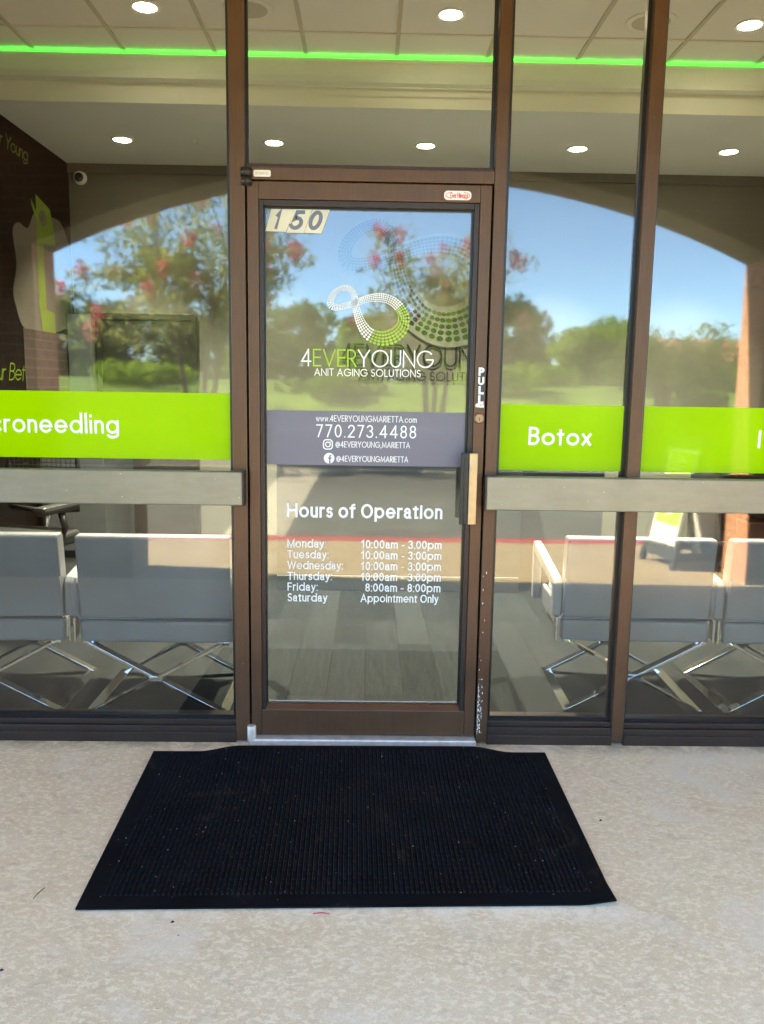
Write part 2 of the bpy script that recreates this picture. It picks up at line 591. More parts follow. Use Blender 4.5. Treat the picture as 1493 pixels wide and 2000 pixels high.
def glyphs(helv):
    xh = .72 if helv else .63
    r = xh / 2
    rx = r * (.86 if helv else 1.0)
    O = lambda cx=rx: arc(cx, r, rx, r, 0, 360, 22)
    cw = .40 if helv else .5
    g = {
        'A': (.76, [[(0, 0), (.38, 1), (.76, 0)], [(.13, .33), (.63, .33)]]),
        'B': (.50, [[(0, 0), (0, 1)], [(0, 1), (.24, 1)] + arc(.24, .765, .235, .235, 90, -90)[1:] + [(0, .53)], arc(.24, .265, .265, .265, 90, -90) + [(0, 0)]]),
        'D': (.7, [[(0, 0), (0, 1)], [(0, 1), (.2, 1)] + arc(.2, .5, .5, .5, 90, -90)[1:] + [(0, 0)]]),
        'E': (.44, [[(.44, 1), (0, 1), (0, 0), (.44, 0)], [(0, .52), (.41, .52)]]),
        'F': (.44, [[(.44, 1), (0, 1), (0, 0)], [(0, .5), (.40, .5)]]),
        'G': (.98, [arc(.5, .5, .5, .5, 42, 352, 24) + [(.98, .47), (.58, .47)]]),
        'H': (.70, [[(0, 0), (0, 1)], [(.70, 0), (.70, 1)], [(0, .52), (.70, .52)]]),
        'I': (0, [[(0, 0), (0, 1)]]),
        'L': (.42, [[(0, 1), (0, 0), (.42, 0)]]),
        'M': (.80 if helv else .96, [[(0, 0), (0 if helv else .1, 1), (.40 if helv else .48, 0 if helv else .12), (.80 if helv else .86, 1), (.80 if helv else .96, 0)]]),
        'N': (.70, [[(0, 0), (0, 1), (.70, 0), (.70, 1)]]),
        'O': (2 * cw, [arc(cw, .5, cw, .5, 0, 360, 28)]),
        'P': (.46, [[(0, 0), (0, 1)], [(0, 1), (.20, 1)] + arc(.20, .735, .265, .265, 90, -90)[1:] + [(0, .47)]]),
        'R': (.48, [[(0, 0), (0, 1)], [(0, 1), (.20, 1)] + arc(.20, .735, .265, .265, 90, -90)[1:] + [(0, .47)], [(.2, .47), (.5, 0)]]),
        'S': (.48, [arc(.245, .745, .215, .255, 35, 245, 12) + arc(.24, .27, .24, .27, 65, -150, 14)]),
        'T': (.56, [[(0, 1), (.56, 1)], [(.28, 1), (.28, 0)]]),
        'U': (.60, [[(0, 1), (0, .3)] + arc(.30, .30, .30, .30, 180, 360, 14) + [(.60, 1)]]),
        'V': (.72, [[(0, 1), (.36, 0), (.72, 1)]]),
        'W': (1.05, [[(0, 1), (.26, 0), (.525, 1), (.79, 0), (1.05, 1)]]),
        'Y': (.68, [[(0, 1), (.34, .46), (.68, 1)], [(.34, .46), (.34, 0)]]),
        '0': (.48, [arc(.24, .5, .24, .5, 0, 360, 24)]),
        '1': (.30, [[(.02, .78), (.22, 1), (.22, 0)]]),
        '2': (.48, [arc(.24, .74, .23, .26, 165, -25, 12) + [(0, 0), (.48, 0)]]),
        '3': (.46, [arc(.22, .755, .21, .245, 155, -80, 12), arc(.21, .265, .25, .265, 82, -155, 14)]),
        '4': (.56, [[(.42, 0), (.42, 1)], [(.42, 1), (0, .27), (.56, .27)]]),
        '5': (.46, [[(.42, 1), (.12, 1), (.05, .55)] + arc(.20, .31, .27, .31, 110, -150, 16)]),
        '7': (.46, [[(0, 1), (.46, 1), (.12, 0)]]),
        '8': (.46, [arc(.23, .755, .20, .245, 0, 360, 20), arc(.23, .265, .23, .265, 0, 360, 20)]),
        '.': (0, [[(0, 0), (0, .005)]]),
        ',': (.02, [[(.02, .02), (-.02, -.12)]]),
        ':': (0, [[(0, 0), (0, .005)], [(0, xh - .03), (0, xh - .025)]]),
        '-': (.24, [[(0, .36), (.24, .36)]]),
        '@': (.92, [arc(.46, .42, .46, .48, -60, 300, 26)[0:0] + arc(.46, .42, .46, .5, -50, -360, 26) + arc(.82, .42, .10, .16, 0, -160, 6), arc(.44, .42, .21, .24, 0, 360, 16)]),
        'a': (2 * rx, [O(), [(2 * rx, xh), (2 * rx, 0)]]),
        'c': (1.75 * rx, [arc(rx, r, rx, r, 45, 315, 16)]),
        'd': (2 * rx, [O(), [(2 * rx, 1.04), (2 * rx, 0)]]),
        'e': (2 * rx, [[(.03, r), (2 * rx, r)], arc(rx, r, rx, r, 0, 318, 18)]),
        'f': (.28, [[(.11, 0), (.11, .86)] + arc(.25, .86, .14, .14, 180, 85, 6), [(-.02, xh), (.28, xh)]]),
        'g': (2 * rx, [O(), [(2 * rx, xh), (2 * rx, -.08)] + arc(rx, -.08, rx, .2, 0, -150, 10)]),
        'h': (.42, [[(0, 0), (0, 1)], [(0, xh - .22)] + arc(.21, xh - .21, .21, .21, 180, 0, 12) + [(.42, 0)]]),
        'i': (0, [[(0, 0), (0, xh)], [(0, .93), (0, .94)]]),
        'l': (0, [[(0, 0), (0, 1.04)]]),
        'm': (.74, [[(0, 0), (0, xh)], [(0, xh - .19)] + arc(.185, xh - .185, .185, .185, 180, 0, 12) + [(.37, 0)], [(.37, xh - .19)] + arc(.555, xh - .185, .185, .185, 180, 0, 12) + [(.74, 0)]]),
        'n': (.42, [[(0, 0), (0, xh)], [(0, xh - .22)] + arc(.21, xh - .21, .21, .21, 180, 0, 12) + [(.42, 0)]]),
        'o': (2 * rx, [O()]),
        'p': (2 * rx, [O(), [(0, xh), (0, -.28)]]),
        'r': (.24, [[(0, 0), (0, xh)], [(0, xh - .22)] + arc(.22, xh - .2, .22, .2, 180, 80, 8)]),
        's': (.36, [arc(.18, xh * .74, .16, xh * .26, 30, 250, 12) + arc(.18, xh * .27, .18, xh * .27, 70, -150, 12)]),
        't': (.26, [[(.12, .86), (.12, 0)] + ([(.26, 0)] if helv else []), [(-.02, xh), (.26, xh)]]),
        'u': (.42, [[(0, xh), (0, .21)] + arc(.21, .21, .21, .21, 180, 360, 12), [(.42, xh), (.42, 0)]]),
        'w': (.66, [[(0, xh), (.17, 0), (.33, xh), (.49, 0), (.66, xh)]]),
        'x': (.42, [[(0, xh), (.42, 0)], [(0, 0), (.42, xh)]]),
        'y': (.44, [[(0, xh), (.22, 0)], [(.44, xh), (.22, 0), (.10, -.28)] + ([(0, -.28)] if helv else [])]),
    }
    if helv:
        g['a'] = (.44, [[(.02, xh * .74)] + arc(.20, xh * .72, .18, xh * .28, 160, 0, 10) + [(.38, .10), (.44, 0)], arc(.19, xh * .29, .19, xh * .29, 60, 330, 14), [(.28, xh * .54), (.38, xh * .60)]])
    return g


GL = {False: glyphs(False), True: glyphs(True)}


def stroke(mb, pts, w, put, dep, cap=True):
    """A ribbon of width w along 2-D pts; put(u, v, d) maps to 3-D."""
    q = [pts[0]]
    for a in pts[1:]:
        if math.hypot(a[0] - q[-1][0], a[1] - q[-1][1]) > 1e-6:
            q.append(a)
    if len(q) < 2:
        return
    closed = math.hypot(q[0][0] - q[-1][0], q[0][1] - q[-1][1]) < 1e-4 and len(q) > 3
    if not closed and cap:
        for i, j in ((0, 1), (-1, -2)):
            d = (q[i][0] - q[j][0], q[i][1] - q[j][1])
            L = math.hypot(*d)
            q[i] = (q[i][0] + d[0] / L * w / 2, q[i][1] + d[1] / L * w / 2)
    n = len(q)
    vs = []
    for i in range(n):
        if closed:
            p0, p1, p2 = q[i - 1 if i else n - 2], q[i], q[i + 1 if i < n - 1 else 1]
        else:
            p0, p1, p2 = q[max(i - 1, 0)], q[i], q[min(i + 1, n - 1)]
        d1 = (p1[0] - p0[0], p1[1] - p0[1])
        d2 = (p2[0] - p1[0], p2[1] - p1[1])
        l1, l2 = math.hypot(*d1) or 1, math.hypot(*d2) or 1
        d1 = (d1[0] / l1, d1[1] / l1) if math.hypot(*d1) > 0 else None
        d2 = (d2[0] / l2, d2[1] / l2) if math.hypot(*d2) > 0 else None
        d1 = d1 or d2
        d2 = d2 or d1
        nx, ny = -(d1[1] + d2[1]), d1[0] + d2[0]
        L = math.hypot(nx, ny) or 1
        nx, ny = nx / L, ny / L
        c = max(.38, -d1[1] * nx + d1[0] * ny)
        k = w / 2 / c
        vs.append(put(p1[0] - nx * k, p1[1] - ny * k, dep))
        vs.append(put(p1[0] + nx * k, p1[1] + ny * k, dep))
    mb.add(vs, [(2 * i, 2 * i + 2, 2 * i + 3, 2 * i + 1) for i in range(n - 1)])


def text(mb, s, u0, u1, base, cap, put, w=.12, helv=False, track=.13, space=.34, slant=0, only=None, fit=True):
    """Set s so that it runs from u0 to u1 with its cap height on the baseline."""
    G = GL[helv]
    x, lay = 0, []
    for ch in s:
        if ch == ' ':
            x += space
            continue
        wd, st = G[ch]
        lay.append((ch, x, st))
        x += wd * (1 - w * .3) + w + track
    total = x - track
    k = (u1 - u0) / total if fit else cap
    for idx, (ch, x0, st) in enumerate(lay):
        if only and not only(idx):
            continue
        for j, poly in enumerate(st):
            pts = []
            for a, bb in poly:
                yy = bb * (1 - w) + w / 2
                pts.append((u0 + (x0 + w / 2 + a * (1 - w * .3)) * k + slant * yy * cap, base + yy * cap))
            stroke(mb, pts, w * cap * (1 if k >= cap else max(.8, k / cap)), put, j * .00012)
    return total


def front(y):
    return lambda u, v, d: (u, y - d, v)


def disc(mb, cu, cv, r, put, n=10, dep=0, ry=None):
    ry = ry or r
    mb.add([put(cu + r * math.cos(2 * PI * k / n), cv + ry * math.sin(2 * PI * k / n), dep) for k in range(n)], [tuple(range(n))])


def quad(mb, x0, x1, z0, z1, put, dep=0):
    mb.add([put(x0, z0, dep), put(x1, z0, dep), put(x1, z1, dep), put(x0, z1, dep)], [(0, 1, 2, 3)])


# ------------------------------------------------------------------ the ground outside
GZ = -.012
tag(MB().box(-16, 16, -4.30, -2.701, -.6, GZ).build('sidewalk', SIDEWALK), kind='structure')
g = MB().box(-16, 16, -2.70, .12, -.6, GZ)
tag(g.build('walkway', CONC), kind='structure')
k = MB().box(-16, 16, -4.45, -4.302, -.6, GZ - .002)
tag(k.build('kerb', KERB_C), kind='structure')
k = MB().box(-16, 16, -4.456, -4.27, GZ - .10, GZ + .003)
tag(k.build('kerb_paint', RED_PAINT), kind='structure')
a = MB().box(-60, 60, -11.7, -4.45, -.9, -.15)
tag(a.build('parking_lot', ASPHALT), kind='structure')
a = MB().box(-1.50, -.86, -11.7, -4.47, -.152, -.146)
tag(a.build('concrete_path', PALE_CONC), kind='structure')
a = MB().box(-60, 60, -12.3, -11.7, -.9, -.142)
a.box(-60, 60, -12.5, -12.3, -.9, 0.01)
tag(a.build('far_kerb', PALE_CONC), kind='structure')

random.seed(5)
rows = [-12.5, -13.2, -14, -15, -16.2, -17.5, -19, -22, -27, -35, -50, -80, -160, -500]
xs = [-500, -150, -80] + [-60 + 3 * i for i in range(41)] + [80, 150, 500]
hv = {-12.5: .0, -13.2: .22, -14: .5, -15: .82, -16.2: 1.13, -17.5: 1.32, -19: 1.42}
vs = [(x, y, hv.get(y, 1.46) + (random.uniform(-.05, .05) if y < -13 else 0) + (max(0, -x) * .006 if -60 < x and y < -17 else 0)) for y in rows for x in xs]
nx = len(xs)
fs = [(j * nx + i, j * nx + i + nx, j * nx + i + nx + 1, j * nx + i + 1) for j in range(len(rows) - 1) for i in range(nx - 1)]
gm = MB().add(vs, [f[::-1] for f in fs], True)
tag(gm.build('grass_bank', GRASS), kind='structure')

# ------------------------------------------------------------------ brick arcade and shop front wall
AC, ASPAN, APEX, SPRING = .23, 2.56, 2.90, 2.33
ARAD = (ASPAN ** 2 + (APEX - SPRING) ** 2) / (2 * (APEX - SPRING))
BAY = 6.3


def arch_z(dx):
    return APEX - ARAD + math.sqrt(max(0, ARAD ** 2 - dx * dx))


arc_t = thing('brick_arcade', 'orange brick arcade with wide shallow arches standing over the concrete walkway', 'arcade', (0, -2.72, 0))
w = MB()
wi = MB()
yi, yo, top = 0.0, -.40, 5.2
for bay in range(-2, 3):
    cx = AC + bay * BAY
    px0 = cx + ASPAN
    px1 = cx + BAY - ASPAN
    n = 24
    ws_ = MB()
    pts = [(cx - ASPAN + 2 * ASPAN * i / n) for i in range(n + 1)]
    for i in range(n):
        x0, x1 = pts[i], pts[i + 1]
        z0, z1 = arch_z(x0 - cx), arch_z(x1 - cx)
        wi.add([(x0, yi, z0), (x1, yi, z1), (x1, yi, top), (x0, yi, top)], [(3, 2, 1, 0)])
        w.add([(x0, yo, z0), (x1, yo, z1), (x1, yo, top), (x0, yo, top)], [(0, 1, 2, 3)])
        ws_.add([(x0, yi, z0), (x1, yi, z1), (x1, yo, z1), (x0, yo, z0)], [(0, 1, 2, 3)])
    ws_.build('arch_soffit', TAN_S, arc_t)
    for za, zb in ((GZ - .1, SPRING), (SPRING, top)):
        w.add([(px0, yo, za), (px1, yo, za), (px1, yo, zb), (px0, yo, zb)], [(0, 1, 2, 3)])
        wi.add([(px0, yi, za), (px1, yi, za), (px1, yi, zb), (px0, yi, zb)], [(3, 2, 1, 0)])
    w.add([(px0, yo, GZ - .1), (px0, yi, GZ - .1), (px0, yi, SPRING), (px0, yo, SPRING)], [(3, 2, 1, 0)])
    w.add([(px1, yo, GZ - .1), (px1, yi, GZ - .1), (px1, yi, SPRING), (px1, yo, SPRING)], [(0, 1, 2, 3)])
w.build('brick_wall', BRICK, arc_t, uv=True)
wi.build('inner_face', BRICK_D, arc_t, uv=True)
MB().box(-14, 14, 0.001, 2.719, 3.45, 3.7).build('arcade_ceiling', ARC_W, arc_t)
MB().box(-14.2, 14.2, -.55, 0.05, top, top + .12).build('coping', PALE_CONC, arc_t)

pl = thing('brick_planter', 'low brown brick planter box against the arcade pier, mirrored in the glass', 'planter', (-2.02, -2.95, 0))
MB().box(-.31, .31, -.22, .22, GZ, .78).build('planter_box', BRICK_D, pl, .006, uv=True)
MB().box(-.34, .34, -.25, .25, .782, .84).build('planter_cap', BRICK_D, pl, .008)

fw = thing('shop_front_wall', 'brick shop front wall framing the glazed storefront opening', 'wall', (0, 0, 0))
w = MB()
w.box(-14, -2.62, .0, .20, GZ - .05, 5.0)
w.box(2.86, 14, .0, .20, GZ - .05, 5.0)
w.box(-2.62, 2.86, .0, .20, 3.16, 5.0)
w.build('brick_wall', BRICK, fw, uv=True)

# ------------------------------------------------------------------ storefront framing and windows
FY0, FY1 = -.03, .085  # storefront, door and lettering positions come from image pixels projected onto the facade plane
GY = .012
DY = .0108           # vinyl plane just proud of the glass
sf = thing('storefront', 'dark bronze aluminium storefront with tall fixed glass panes and lime bands', 'storefront')


def mullion(x0, x1, z0=.0, z1=3.16):
    MB().box(x0, x1, FY0, FY1, z0, z1).build('mullion', BRONZE, sf, .003)


mullion(-.511, -.456, -.005)
mullion(.448, .492, -.005)
mullion(.994, 1.042, .0)
mullion(-2.62, -2.56, -.005)
mullion(2.80, 2.86, -.005)
MB().box(-.456, .448, FY0, FY1, 2.134, 2.179).build('door_header', BRONZE, sf, .003)
MB().box(-.456, .448, FY0 + .012, FY1 - .02, 2.179, 2.192).build('glazing_stop', BRONZE_D, sf, .002)
for q in ((-.4555, -.440, 0.013, 2.133), (.432, .4475, 0.013, 2.133)):  # strips added behind the door's edge gaps to block lamplight
    MB().box(q[0], q[1], .034, FY1 - .002, q[2], q[3]).build('light_stop', BRONZE_D, sf)
MB().box(-.4395, .4315, .034, FY1 - .002, 2.118, 2.1335).build('light_stop', BRONZE_D, sf)
MB().box(-.454, .446, -.058, .10, GZ - .002, .012).build('threshold', ALU, sf, .006)
PANES = [(-2.56, -.511, .075), (.492, .994, .08), (1.042, 2.80, .075)]
for x0, x1, zs in PANES:
    s = MB().box(x0, x1, FY0 + .002, FY1, GZ - .002, zs - .022)
    s.box(x0, x1, FY0 - .006, FY0 + .002, GZ - .002, .028)
    s.box(x0 + .001, x1 - .001, FY0 + .014, FY1 - .003, zs - .022, zs)
    s.build('window_sill', BRONZE_D, sf, .002)
    pane = MB().box(x0 + .001, x1 - .001, GY, GY + .008, zs, 3.15)
    pane.build('glass_pane', GLASS, sf)
    gk = MB()
    gw = .014
    gk.box(x0, x0 + gw, GY - .006, GY - .001, zs, 3.15)
    gk.box(x1 - gw, x1, GY - .006, GY - .001, zs, 3.15)
    gk.box(x0 + gw, x1 - gw, GY - .006, GY - .001, zs, zs + .012)
    gk.build('gasket', RUBBER, sf)
MB().box(-.455, .447, GY, GY + .008, 2.192, 3.15).build('transom_glass', GLASS, sf)
for x0, x1 in ((-.456, -.445), (.432, .447)):
    MB().box(x0, x1, GY - .006, GY - .001, 2.192, 3.15).build('gasket', RUBBER, sf)
# inner returns of the mullions read almost black from here
for x0, x1, ztop in ((-2.545, -.513, 1.366), (.506, .981, 1.342), (1.057, 2.78, 1.342)):
    zb = ztop - .252
    bd = MB()
    quad(bd, x0, x1, zb, ztop, front(DY))
    b = bd.build('lime_band', LIME, sf)
    tx = MB()
    if x0 < -1:
        tw0 = text(MB(), 'roneedling', 0, 1, 0, 1, front(0), w=.15, fit=False)
        tw1 = text(MB(), 'Microneedling', 0, 1, 0, 1, front(0), w=.15, fit=False)
        text(tx, 'Microneedling', -.949 - .436 * tw1 / tw0, -.949, 1.207, .0775, front(DY - .0006), w=.15)
    elif x0 < 1:
        text(tx, 'Botox', .617, .860, 1.188, .070, front(DY - .0006), w=.15)
    else:
        text(tx, 'IV', 1.505, 1.60, 1.188, .070, front(DY - .0006), w=.155)
    tx.build('lettering', WHITE_V, b)

for x0, x1 in ((-2.60, -.468), (.449, 2.84)):
    r = MB()
    r.box(x0, x1, -.088, -.036, .951 if x0 < 0 else .946, 1.078 if x0 < 0 else 1.073)
    r.build('guard_rail', RAIL, sf, .004)
    xe = x1 if x0 < 0 else x0
    e = MB().box(xe - .0005 if x0 < 0 else xe - .006, xe + .006 if x0 < 0 else xe + .0005, -.091, -.031, .948 if x0 < 0 else .943, 1.081 if x0 < 0 else 1.076)
    e.build('rail_end_cap', BRONZE_D, sf, .002)

# worn paint along the strike jamb: pale flakes of sealant
random.seed(11)
fl = MB()
for i in range(95):
    z = .02 + abs(random.gauss(0, .13)) if random.random() < .86 else random.uniform(.02, .7)
    x = .4505 + random.random() ** 3.5 * .018
    w_, h_ = random.uniform(.001, .004), random.uniform(.002, .012)
    y = FY0 - .0006
    fl.add([(x, y, z), (x + w_, y, z + h_ * .2), (x + w_ * .7, y, z + h_), (x - w_ * .3, y, z + h_ * .7)], [(0, 1, 2, 3)])
tag(fl.build('paint_flakes', WHITE_T, sf), kind='stuff')

# ------------------------------------------------------------------ entrance door
dr = thing('entrance_door', 'bronze framed glass entrance door numbered 150 with a pull handle', 'door', (0, 0, 0))
D0, D1 = -.453, .445
dy0, dy1 = -.026, .030
gap = .004
MB().box(D0 + gap, -.408, dy0, dy1, .018, 2.130).build('stile', BRONZE, dr, .003)
MB().box(.399, D1 - gap, dy0, dy1, .018, 2.130).build('stile', BRONZE, dr, .003)
MB().box(-.408, .399, dy0, dy1, 2.068, 2.130).build('top_rail', BRONZE, dr, .003)
MB().box(-.408, .399, dy0, dy1, .018, .124).build('bottom_rail', BRONZE, dr, .003)
st = MB()
st.box(-.408, -.392, dy0 + .009, dy1 - .004, .124, 2.068)
st.box(.380, .399, dy0 + .009, dy1 - .004, .124, 2.068)
st.box(-.392, .380, dy0 + .009, dy1 - .004, 2.047, 2.068)
st.build('glazing_bead', BRONZE_D, dr, .002)
MB().prism([(dy0 + .002, .124), (dy1 - .004, .124), (dy1 - .004, .143), (dy0 + .022, .143)], 'x', -.392, .380).build('glazing_sill', BRONZE, dr, .002)
MB().box(-.391, .379, GY, GY + .008, .1435, 2.0465).build('glass_pane', GLASS, dr)
gk = MB()
gk.box(-.392, -.387, GY - .006, GY - .001, .143, 2.047)
gk.box(.372, .380, GY - .006, GY - .001, .143, 2.047)
gk.box(-.387, .372, GY - .006, GY - .001, 2.041, 2.047)
gk.build('gasket', RUBBER, dr)

# pull handle: angled brass grip on a dark back channel
ph = MB()
ph.box(.382, .413, -.082, -.064, .888, 1.160)
h = ph.build('pull_handle', BRASS, dr, .003)
b2 = MB().box(.352, .3795, -.080, -.055, .888, 1.160)
b2.box(.3625, .366, -.0835, -.080, .888, 1.160)
b2.build('handle_channel', HINGE, h, .002)
b3 = MB().box(.389, .405, -.064, -.026, .93, .95)
b3.box(.389, .405, -.064, -.026, 1.10, 1.12)
b3.build('handle_post', HINGE, h)
lk = MB().lathe([(.0195, 0), (.0195, -.006), (.0175, -.0085), (.0150, -.0085), (.0148, -.006)], 28, (.420, dy0, 1.288), 'y')
l = lk.build('lock_cylinder', plain('antique_bronze', (.22, .13, .085), .35, .7, .1), dr)
kk = MB().lathe([(.0146, -.0062), (.0145, -.0095), (.001, -.0098)], 24, (.420, dy0, 1.288), 'y')
kk.build('lock_plug', plain('lock_plug', (.34, .21, .14), .3, .8, .1), l)
MB().box(.4185, .4215, dy0 - .0112, dy0 - .0096, 1.280, 1.291).build('key_slot', RUBBER, l)

# top pivot and bottom pivot
pv = MB().tube([(-.449, -.036, 2.112), (-.449, -.036, 2.138)], .0195, 16)
pv.tube([(-.449, -.036, 2.142), (-.449, -.036, 2.170)], .0215, 16)
pv.build('top_pivot', HINGE, dr)
bv = MB().tube([(-.447, -.040, -.004), (-.447, -.040, .062)], .0175, 16)
bv.box(-.462, -.432, -.040, -.026, .0, .055)
bv.build('bottom_pivot', ALU, dr, .003)


def rounded(x0, x1, z0, z1, r, n=6):
    pts = []
    for cx, cz, a in ((x1 - r, z1 - r, 0), (x0 + r, z1 - r, 90), (x0 + r, z0 + r, 180), (x1 - r, z0 + r, 270)):
        pts += [(cx + r * math.cos(R(a + 90 * i / n)), cz + r * math.sin(R(a + 90 * i / n))) for i in range(n + 1)]
    return pts


sk = MB().prism(rounded(.266, .365, 2.076, 2.108, .013), 'y', dy0 - .0015, dy0 - .0002)
s = sk.build('door_sticker', WHITE_V, dr)
tx = MB()
text(tx, 'Ger Hinacy', .288, .352, 2.083, .019, front(dy0 - .0022), w=.16)
for a0 in (120, -60):
    stroke(tx, arc(.3155, 2.092, .044, .0125, a0, a0 + 120, 10), .0022, front(dy0 - .0022), 0, False)
tx.build('lettering', RED_V, s)
sk = MB().prism(rounded(-.424, -.362, 2.143, 2.166, .006), 'y', FY0 - .0015, FY0 - .0002)
s = sk.build('header_label', WHITE_V, dr)
tx = MB()
text(tx, '1072005753', -.418, -.370, 2.150, .010, front(FY0 - .0022), w=.16)
tx.build('lettering', GREY_V, s)

pb = MB()
for i in range(4):
    z0 = 1.447 - i * .0345
    quad(pb, .4085, .4385, z0 - .0020, z0 + .0325, front(dy0 - .0006))
s = pb.build('pull_sticker', BLACK_V, dr)
tx = MB()
for i, ch in enumerate('PULL'):
    z0 = 1.447 - i * .0345
    text(tx, ch, .4115 + (.002 if ch == 'L' else 0), .4345, z0, .031, front(dy0 - .0016), w=.26)
tx.build('lettering', WHITE_V, s)
tb = MB()
tb.add([(.405, dy0 - .0012, 1.330), (.436, dy0 - .0012, 1.328), (.4375, dy0 - .0012, 1.338), (.433, dy0 - .0012, 1.344), (.408, dy0 - .0012, 1.3445), (.404, dy0 - .0012, 1.338)], [tuple(range(6))])
tb.build('torn_tape', plain('torn_tape', (.6, .58, .55), .5, 0, .5, 160), dr)

# number plates 1 5 0
pm = MB()
dx = -.070
for i in range(3):
    x0 = -.343 + i * .0655
    sl_ = .033
    pts = [(x0 - sl_ - (.034 if i == 0 else 0), 1.958), (x0 + .064 - sl_, 1.957), (x0 + .064, 2.046), (x0 - (.038 if i == 0 else 0), 2.0462)]
    if i == 0:
        pts = [(-.387, 1.962), (x0 + .064 - sl_, 1.960), (x0 + .064, 2.0405), (-.366, 2.0405)]
    pm.add([(a, DY, b) for a, b in pts], [(0, 1, 2, 3)])
    pm.add([(a, DY + .0003, b) for a, b in pts], [(3, 2, 1, 0)])
s = pm.build('number_plate', CREAM_V, dr)
tx = MB()
for i, ch in enumerate('150'):
    u0 = (-.362, -.303, -.238)[i]
    wd = (.018, .046, .050)[i]
    text(tx, ch, u0, u0 + wd, 1.968, .070, front(DY - .0006), w=.20, slant=.30)
tx.build('numeral', SLATE_V, s)

# contact band
pb = MB()
quad(pb, -.387, .372, 1.099, 1.307, front(DY))
cb = pb.build('contact_band', PURPLE, dr)
tx = MB()
F = front(DY - .0006)
text(tx, 'www.4EVERYOUNGMARIETTA.com', -.199, .186, 1.266, .025, F, w=.13)
text(tx, '770.273.4488', -.198, .185, 1.206, .0495, F, w=.11, track=.2)
text(tx, '@4EVERYOUNG,MARIETTA', -.124, .162, 1.168, .024, F, w=.14)
text(tx, '@4EVERYOUNGMARIETTA', -.120, .156, 1.113, .024, F, w=.14)
stroke(tx, rounded(-.170, -.136, 1.161, 1.197, .011) + [rounded(-.170, -.136, 1.161, 1.197, .011)[0]], .0044, F, 0)
stroke(tx, arc(-.153, 1.179, .009, .0092, 0, 360, 20), .004, F, 0)
disc(tx, -.1437, 1.1886, .0022, F)
# round icon with an f cut out of it
fi = MB()
disc(fi, -.148, 1.126, .0205, F, 28)
fi.build('round_icon', WHITE_V, cb)
ff = MB()
stroke(ff, [(-.1455, 1.1062), (-.1455, 1.131)] + arc(-.1395, 1.131, .006, .0065, 180, 95, 6), .0056, front(DY - .0010), 0, False)
stroke(ff, [(-.1525, 1.1265), (-.1385, 1.1265)], .0046, front(DY - .0012), 0, False)
ff.build('icon_letter', plain('purple_print', (.148, .134, .175), .4), cb)
tx.build('lettering', WHITE_V, cb)

# opening hours
tx = MB()
text(tx, 'Hours of Operation', -.311, .294, .893, .058, front(DY), w=.185, helv=True, track=.12, space=.32)
rows_h = [('Monday:', '10:00am - 3.00pm'), ('Tuesday:', '10:00am - 3:00pm'), ('Wednesday:', '10:00am - 3:00pm'), ('Thursday:', '10:00am - 3:00pm'), ('Friday:', '8:00am - 8:00pm'), ('Saturday', 'Appointment Only')]
ends = [-.158, -.148, -.092, -.134, -.190, -.152]
for i, (a_, b_) in enumerate(rows_h):
    z = .7745 - i * .0434
    text(tx, a_, -.309, ends[i], z, .0335, front(DY), w=.15, helv=True, track=.12)
    text(tx, b_, -.021 if i != 4 else -.003, .294 if i < 5 else .287, z, .0335, front(DY), w=.15, helv=True, track=.12)
tx.build('hours_lettering', WHITE_V, dr)

# figure-of-eight mark made of dots
PATH = [(635, 672), (700, 648), (770, 639), (835, 653), (885, 692), (912, 750), (897, 812), (845, 855), (778, 866), (715, 842), (675, 793), (650, 735), (635, 672), (626, 622), (598, 591), (560, 591), (517, 618), (494, 658), (502, 690), (540, 696), (590, 686)]
WID = [38, 44, 52, 56, 60, 70, 84, 92, 88, 76, 62, 48, 40, 38, 34, 32, 34, 40, 42, 40, 38]


def cr_path(n_per=14):
    out = []
    n = len(PATH)
    for i in range(n):
        p0, p1, p2, p3 = (PATH[(i + k) % n] for k in (-1, 0, 1, 2))
        w0, w1 = WID[i], WID[(i + 1) % n]
        for j in range(n_per):
            t = j / n_per
            f = lambda a, b, c, d: .5 * (2 * b + (c - a) * t + (2 * a - 5 * b + 4 * c - d) * t * t + (3 * b - a - 3 * c + d) * t ** 3)
            out.append((f(p0[0], p1[0], p2[0], p3[0]), f(p0[1], p1[1], p2[1], p3[1]), w0 + (w1 - w0) * t, i + t))
    return out


